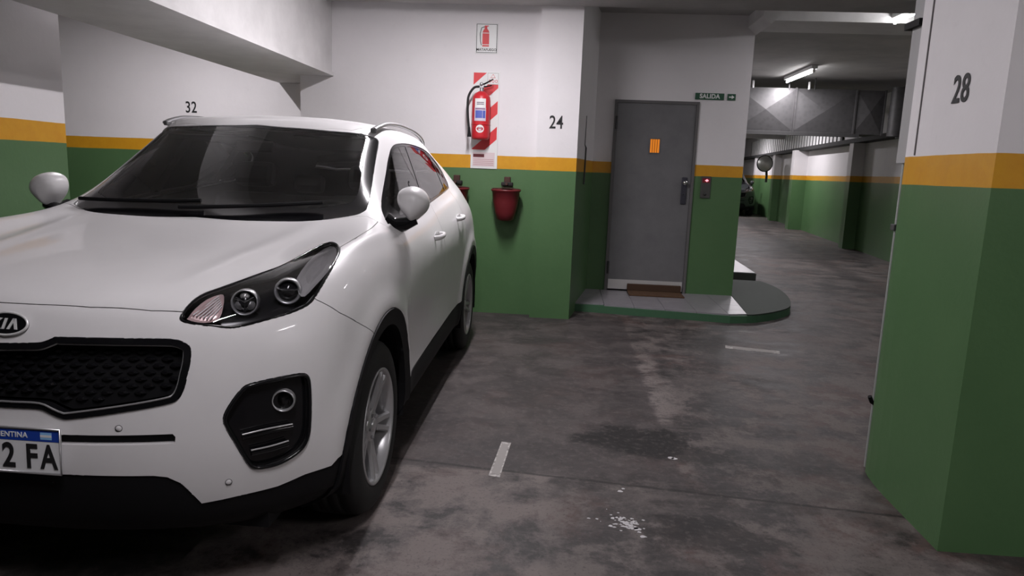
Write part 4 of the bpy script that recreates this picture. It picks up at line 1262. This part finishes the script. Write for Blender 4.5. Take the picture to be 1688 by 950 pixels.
    # head lamps
    for sgn in (1, -1):
        hp = P['headlamp'] if sgn == 1 else flip_side(P['headlamp'])
        V, N, F = hp
        lamp = obj('headlamp', panel_mesh('headlamp', ([v - n * .062 for v, n in zip(V, N)], N, F), LAMPDARK, gap=.001, flange=0), car)
        obj('lamp_lens', panel_mesh('lamp_lens', hp, CLEAR, gap=.0035, flange=0, off=-.001), lamp)
        rim = [(p[0], p[1] * sgn, p[2]) for p in shrink(HEADLAMP, HL, .004)]
        MB().tube(rim, .0034, 8, closed=True).build('lamp_seal', BLACKG, lamp)
        wall = MB()
        r0 = [Vector((p[0], p[1] * sgn, p[2])) for p in HEADLAMP]
        nn = Vector((.5, .5 * sgn, .7)).normalized()
        wall.add(r0 + [p - nn * .066 for p in r0], [(i, (i + 1) % len(r0), len(r0) + (i + 1) % len(r0), len(r0) + i) for i in range(len(r0))], 0, True)
        wall.build('lamp_wall', LAMPDARK, lamp)
        for key, rr, proj in (('lamp_a', .039, False), ('lamp_b', .041, True)):
            c = Vector(CURVES[key][0]); c.y *= sgn
            X = frame(c + Vector((-.020, -.005 * sgn, -.013)), (.95, .28 * sgn, .10))
            MB().lathe([(rr + .003, -.03), (rr + .002, .010), (rr, .013), (rr - (.005 if proj else .0025), .011), (rr - (.008 if proj else .004), .0), (rr - .008, -.02)], 36, xf=X).build('projector_ring', DULLCH, lamp)
            MB().lathe([(.0, .012), (rr * .4, .009), (rr * .7, -.002), (rr - .008, -.018)], 28, xf=X).build('projector_lens', BLACKG, lamp)
            if not proj:
                y3 = MB()
                for k in range(3):
                    a = math.pi / 2 + 2 * math.pi * k / 3 + math.pi
                    y3.cyl(X @ Vector((0, 0, .010)), X @ Vector((math.cos(a) * (rr - .008), math.sin(a) * (rr - .008), .002)), .0035, n=6)
                y3.build('lamp_divider', LAMPDARK, lamp)
                for k in range(3):
                    a = math.pi / 2 + 2 * math.pi * (k + .5) / 3 + math.pi
                    c2 = X @ Matrix.Translation((math.cos(a) * rr * .42, math.sin(a) * rr * .42, 0))
                    MB().lathe([(0, .010), (rr * .28, .008), (rr * .42, -.002)], 16, xf=c2).build('lamp_cell', LAMPMID, lamp)
        for key, dpt, m_ in (('lamp_turn', .014, AMBERC), ('lamp_chrome', .010, mat('side_reflector_grey', (.46, .45, .45), .3, .4))):
            pts = [Vector((p[0], p[1] * sgn, p[2])) for p in catmull(CURVES[key], 2, True)]
            c = sum(pts, Vector()) / len(pts)
            nn = Vector((.55, .5 * sgn, .65)).normalized()
            rings = []
            for s, d in ((1, dpt), (.8, dpt + .003), (.55, dpt - .002), (.28, dpt + .003)):
                rings.append([c + (p - c) * s - nn * d for p in pts])
            L = len(pts)
            q = MB()
            fc = []
            for i in range(3):
                fc += [(i * L + k, i * L + (k + 1) % L, (i + 1) * L + (k + 1) % L, (i + 1) * L + k) for k in range(L)]
            fc.append(tuple(3 * L + k for k in range(L)))
            q.add([p for r in rings for p in r], fc, 0, False)
            q.build('turn_signal' if key == 'lamp_turn' else 'side_reflector', m_, lamp)
        tp = [Vector((p[0], p[1] * sgn, p[2])) for p in CURVES['lamp_turn']]
        tn = Vector((.55, .5 * sgn, .65)).normalized()
        for k in range(6):
            a = tp[1] + (tp[8] - tp[1]) * ((k + .6) / 6.2)
            b = tp[4] + (tp[6] - tp[4]) * ((k + .4) / 6.2)
            MB().tube([a + (b - a) * t - tn * (.008 + .002 * math.sin(math.pi * t)) for t in (.06, .35, .65, .92)], .0022, 6).build('reflector_rib', LAMPGREY, lamp)
        # light guide below the projectors
        e = [Vector((p[0], p[1] * sgn, p[2])) - Vector((.5, .5 * sgn, .7)).normalized() * .016 for p in CURVES['headlamp'][17:24]]
        e = [p + Vector((.0, 0, .010)) for p in e]
        MB().tube(e, .0045, 8).build('light_guide', DULLCH, lamp)
    # badge
    X = frame((.8125, .014, .908), (.94, 0, .34))
    el = [(.066 * math.cos(2 * math.pi * k / 40), .033 * math.sin(2 * math.pi * k / 40)) for k in range(40)]
    bd = MB().prism(el, -.008, .0035, 'z', xf=X).build('badge', BLACKG, car)
    MB().tube([X @ Vector((a, b, .003)) for a, b in el], .0038, 8, closed=True).build('badge_ring', SILVER, bd)
    def stroke(mb, a, b, w=.0078):
        a, b = Vector(a), Vector(b)
        d = (b - a).normalized()
        s = Vector((w / 2 / max(abs(d.y), .55), 0))
        if abs(d.y) < .2: s = Vector((0, w / 2))
        mb.prism([tuple(a - s), tuple(a + s), tuple(b + s), tuple(b - s)], .0030, .0058, 'z', xf=X)
    for lt, segs in (('K', [((-.040, -.016), (-.034, .016)), ((-.036, -.001), (-.016, .016)), ((-.033, .002), (-.018, -.016))]),
                     ('I', [((-.006, -.016), (.000, .016))]), ('A', [((.010, -.016), (.025, .016)), ((.025, .016), (.034, -.016))])):
        mb = MB()
        for a, b in segs: stroke(mb, a, b)
        mb.build('badge_letter', SILVER, bd)
    # number plate
    pl = MB().rbox(-.004, .004, -.2, .2, -.066, .066, .003).build('number_plate', PLATEW, car, (.884, .008, .556))
    pl.rotation_euler = (0, math.radians(-2), 0)
    MB().box(.004, .0048, -.197, .197, .030, .062).build('plate_band', PLATEB, pl)
    RX = Matrix(((0, 0, 1, 0), (1, 0, 0, 0), (0, 1, 0, 0), (0, 0, 0, 1)))
    for body, y, z, sz, m_, xs in (('5', -.002, -.019, .100, INK, .80), ('2', .044, -.019, .100, INK, .80), ('F', .113, -.019, .100, INK, .80), ('A', .165, -.019, .100, INK, .72), ('ARGENTINA', .040, .046, .022, PLATEW, 1.0)):
        me = text_mesh(body, sz, m_, .0006, .0024 if sz > .05 else .0003, xs)
        me.transform(Matrix.Translation((.0055, y, z)) @ RX)
        obj('plate_lettering', me, pl)
    MB().box(.0048, .0054, .142, .176, .036, .057).build('plate_flag', mat('flag_blue', (.25, .5, .8), .5), pl)
    MB().box(.0054, .0058, .142, .176, .043, .050).build('plate_flag_stripe', PLATEW, pl)
    fr = MB()
    fr.tube([(.004, -.2, -.066), (.004, .2, -.066), (.004, .2, .066), (.004, -.2, .066)], .004, 6, closed=True)
    fr.build('plate_frame', DULLCH, pl)
    # parking sensors
    for c in (CURVES['sensor1'][0], CURVES['sensor2'][0]):
        for sgn in (1, -1):
            nrm = Vector((.95, .3 * sgn, 0)) if c[0] > .8 else Vector((.85, .52 * sgn, 0))
            X = frame(Vector((c[0], c[1] * sgn, c[2])) + nrm * .0005, nrm)
            s_ = MB().lathe([(0, .0012), (.0075, .001), (.0085, 0)], 20, xf=X).build('parking_sensor', WHITE, bumper)
            MB().lathe([(.0090, -.002), (.0100, .0012), (.0088, .0012)], 20, xf=X).build('sensor_ring', BLACKP, s_)
    # mirrors, handles, rails
    for sgn in (1, -1):
        ol = catmull([(.825, 1.244), (.833, 1.281), (.862, 1.301), (.902, 1.307), (.942, 1.293), (.968, 1.264), (.976, 1.227), (.965, 1.195), (.939, 1.167), (.910, 1.144), (.890, 1.141), (.862, 1.172), (.836, 1.207)], 3, True)
        L = len(ol)
        v, f = [], []
        prof = [(-.640, .97), (-.625, 1.0), (-.600, .985), (-.575, .93), (-.555, .84), (-.538, .70), (-.527, .52), (-.520, .28)]
        for x, s in prof:
            v += [(x, .908 + (a - .908) * s, 1.236 + (b - 1.236) * s) for a, b in ol]
        for k in range(len(prof) - 1):
            f += [(k * L + m, k * L + (m + 1) % L, (k + 1) * L + (m + 1) % L, (k + 1) * L + m) for m in range(L)]
        v.append((-.518, .908, 1.236))
        f += [((len(prof) - 1) * L + m, (len(prof) - 1) * L + (m + 1) % L, len(v) - 1) for m in range(L)]
        f.append(tuple(reversed(range(L))))
        me = MB().add(v, f, 0, True).mesh('wing_mirror', WHITE)
        if sgn < 0: me = mirror_y(me)
        wm = obj('wing_mirror', me, car)
        base = MB()
        base.tube([(-.575, .775, 1.140), (-.58, .82, 1.118), (-.59, .86, 1.128), (-.60, .92, 1.150)], [.046, .040, .034, .020], 12, ell=(1.0, 1.25))
        me = base.mesh('mirror_arm', BLACKG)
        if sgn < 0: me = mirror_y(me)
        obj('mirror_arm', me, wm)
        g = MB()
        g.add(*superell((-.642, .908, 1.236), (.004, .055, .055), .8, cutx=-.004), 0, True)
        me = g.mesh('mirror_glass', CHROME)
        if sgn < 0: me = mirror_y(me)
        obj('mirror_glass', me, wm)
    for (x, y, z), dr in (((-1.275, .904, 1.012), doors[0]), ((-2.097, .902, 1.062), doors[1])):
        for k, sgn in enumerate((1, -1)):
            h = MB()
            h.tube([(x + .105, (y - .004) * sgn, z - .004), (x + .085, (y + .024) * sgn, z), (x, (y + .032) * sgn, z + .003), (x - .07, (y + .026) * sgn, z + .005), (x - .09, (y - .002) * sgn, z + .005)], .013, 10, ell=(1.1, .7))
            hd = h.build('door_handle', WHITE, dr[k])
            v, f = superell((x, (y - .008) * sgn, z), (.075, .012, .028), .9, 20, 10)
            MB().add(v, f, 0, True).build('handle_recess', mat('handle_shadow_grey', (.30, .30, .30), .4), dr[k])
    for sgn in (1, -1):
        pts = catmull([(-1.09, .578 * sgn, 1.585), (-1.17, .585 * sgn, 1.605), (-1.32, .592 * sgn, 1.628), (-1.6, .594 * sgn, 1.638), (-2.0, .588 * sgn, 1.628), (-2.35, .566 * sgn, 1.603), (-2.52, .55 * sgn, 1.575), (-2.58, .54 * sgn, 1.545)], 5)
        rail = MB().tube(pts, .014, 10, ell=(.8, 1.2)).build('roof_rail', mat('rail_silver', (.40, .40, .41), .35, .8), car)
        MB().rbox(-1.13, -1.075, .572 * sgn - .010, .572 * sgn + .010, 1.570, 1.592, .005).build('rail_foot', mat('rail_foot_grey', (.10, .10, .10), .5), rail)
    # wipers
    for y0, y1 in ((-.10, .52), (-.62, -.02)):
        pts = []
        for k in range(12):
            y = y0 + (y1 - y0) * k / 11
            pts.append((-.335 - .22 * y * y - .05 * (k / 11), y, 1.183 + .04 * y * y + .03 * (k / 11)))
        MB().tube(pts, .009, 6).build('wiper', BLACKP, car)
    # cabin
    dash = [(-.34, 1.085), (-.58, 1.125), (-.80, 1.115), (-.90, 1.06), (-.93, .95), (-.88, .62), (-.36, .62)]
    d = MB().prism([(x, z) for x, z in dash], -.70, .70, 'y').build('dashboard', TRIM, car)
    MB().rbox(-.93, -.78, .22, .52, 1.10, 1.165, .02).build('instrument_cowl', TRIM, d)
    ring = [(-1.00 - .10 * math.sin(t) * .45, .37 + .185 * math.cos(t), 1.03 + .185 * math.sin(t) * .9) for t in [2 * math.pi * k / 32 for k in range(32)]]
    st = MB().tube(ring, .016, 8, closed=True).build('steering_wheel', TRIM, car)
    MB().rbox(-1.0, -.93, .29, .45, .97, 1.09, .02).build('airbag_hub', TRIM, st)
    for y in (.37, -.37):
        s_ = MB().rbox(-1.62, -1.10, y - .25, y + .25, .48, .66, .05).build('front_seat', SEAT, car)
        XB = Matrix.Translation((-1.56, y, .62)) @ Matrix.Rotation(-math.radians(16), 4, 'Y')
        MB().rbox(-.07, .07, -.24, .24, 0, .60, .05, xf=XB).build('backrest', SEAT, s_)
        MB().rbox(-.05, .05, -.13, .13, .64, .80, .04, xf=XB).build('headrest', SEAT, s_)
    rs = MB().rbox(-2.55, -2.05, -.62, .62, .50, .68, .05).build('rear_seat', SEAT, car)
    XB = Matrix.Translation((-2.52, 0, .62)) @ Matrix.Rotation(-math.radians(20), 4, 'Y')
    MB().rbox(-.07, .07, -.60, .60, 0, .55, .05, xf=XB).build('backrest', SEAT, rs)
    for y in (-.38, .38): MB().rbox(-.05, .05, y - .12, y + .12, .58, .72, .04, xf=XB).build('headrest', SEAT, rs)
    MB().rbox(-.935, -.905, -.10, .10, 1.44, 1.50, .01).build('rear_view_mirror', TRIM, car)
    for y in (.36, -.36):
        MB().rbox(-1.20, -1.02, y - .20, y + .20, 1.527, 1.540, .006).build('sun_visor', HEADL, car)
    # underside and wheel housings
    MB().box(-3.3, .62, -.70, .70, .22, .30).build('underbody', BLACKP, car)
    MB().box(-.34, .70, -.55, .55, .30, .86).build('engine_bay', BLACKP, car)
    for x, r in ((-.01, .425), (-2.67, .41)):
        for sgn in (1, -1):
            w = MB()
            n = 28
            ps = [(x + r * math.cos(math.pi * 1.16 * k / n - .08 * math.pi), .35 + r * math.sin(math.pi * 1.16 * k / n - .08 * math.pi)) for k in range(n + 1)]
            v = [(a, .905 * sgn, b) for a, b in ps] + [(a, .56 * sgn, b) for a, b in ps]
            w.add(v, [(k, k + 1, n + 2 + k, n + 1 + k) for k in range(n)], 0, True)
            w.add([(a, .56 * sgn, b) for a, b in ps], [tuple(range(n + 1))])
            w.build('wheel_housing', BLACKP, car)
    for x in (0, -2.67):
        make_wheel(car, (x, .90, .3515), 1)
        make_wheel(car, (x, -.90, .3515), -1)
    return car

car = make_car()
tag(car, 'white compact SUV parked in the foreground facing the camera', 'car')

# ---------------------------------------------------------------- the dark car far down the drive
DPAINT = mat('dark_car_paint', (.030, .034, .036), .3, coat=.6)
suv = copy_tree(car)
suv.name = 'car'
suv.location = (6.22, 27.5, 0)
suv.rotation_euler = (0, 0, -math.pi / 2 - .11)
tag(suv, 'dark grey SUV parked far down the drive, mostly hidden by the wall', 'car')
for ch in list(suv.children):
    if ch.name.split('.')[0] in ('badge', 'number_plate'):
        for g in list(ch.children): bpy.data.objects.remove(g)
        bpy.data.objects.remove(ch)
_swap = {}
for o in suv.children_recursive:
    if o.type == 'MESH' and any(m is WHITE for m in o.data.materials):
        if o.data.name not in _swap:
            d = o.data.copy()
            for i, m in enumerate(d.materials):
                if m is WHITE: d.materials[i] = DPAINT
            _swap[o.data.name] = d
        o.data = _swap[o.data.name]
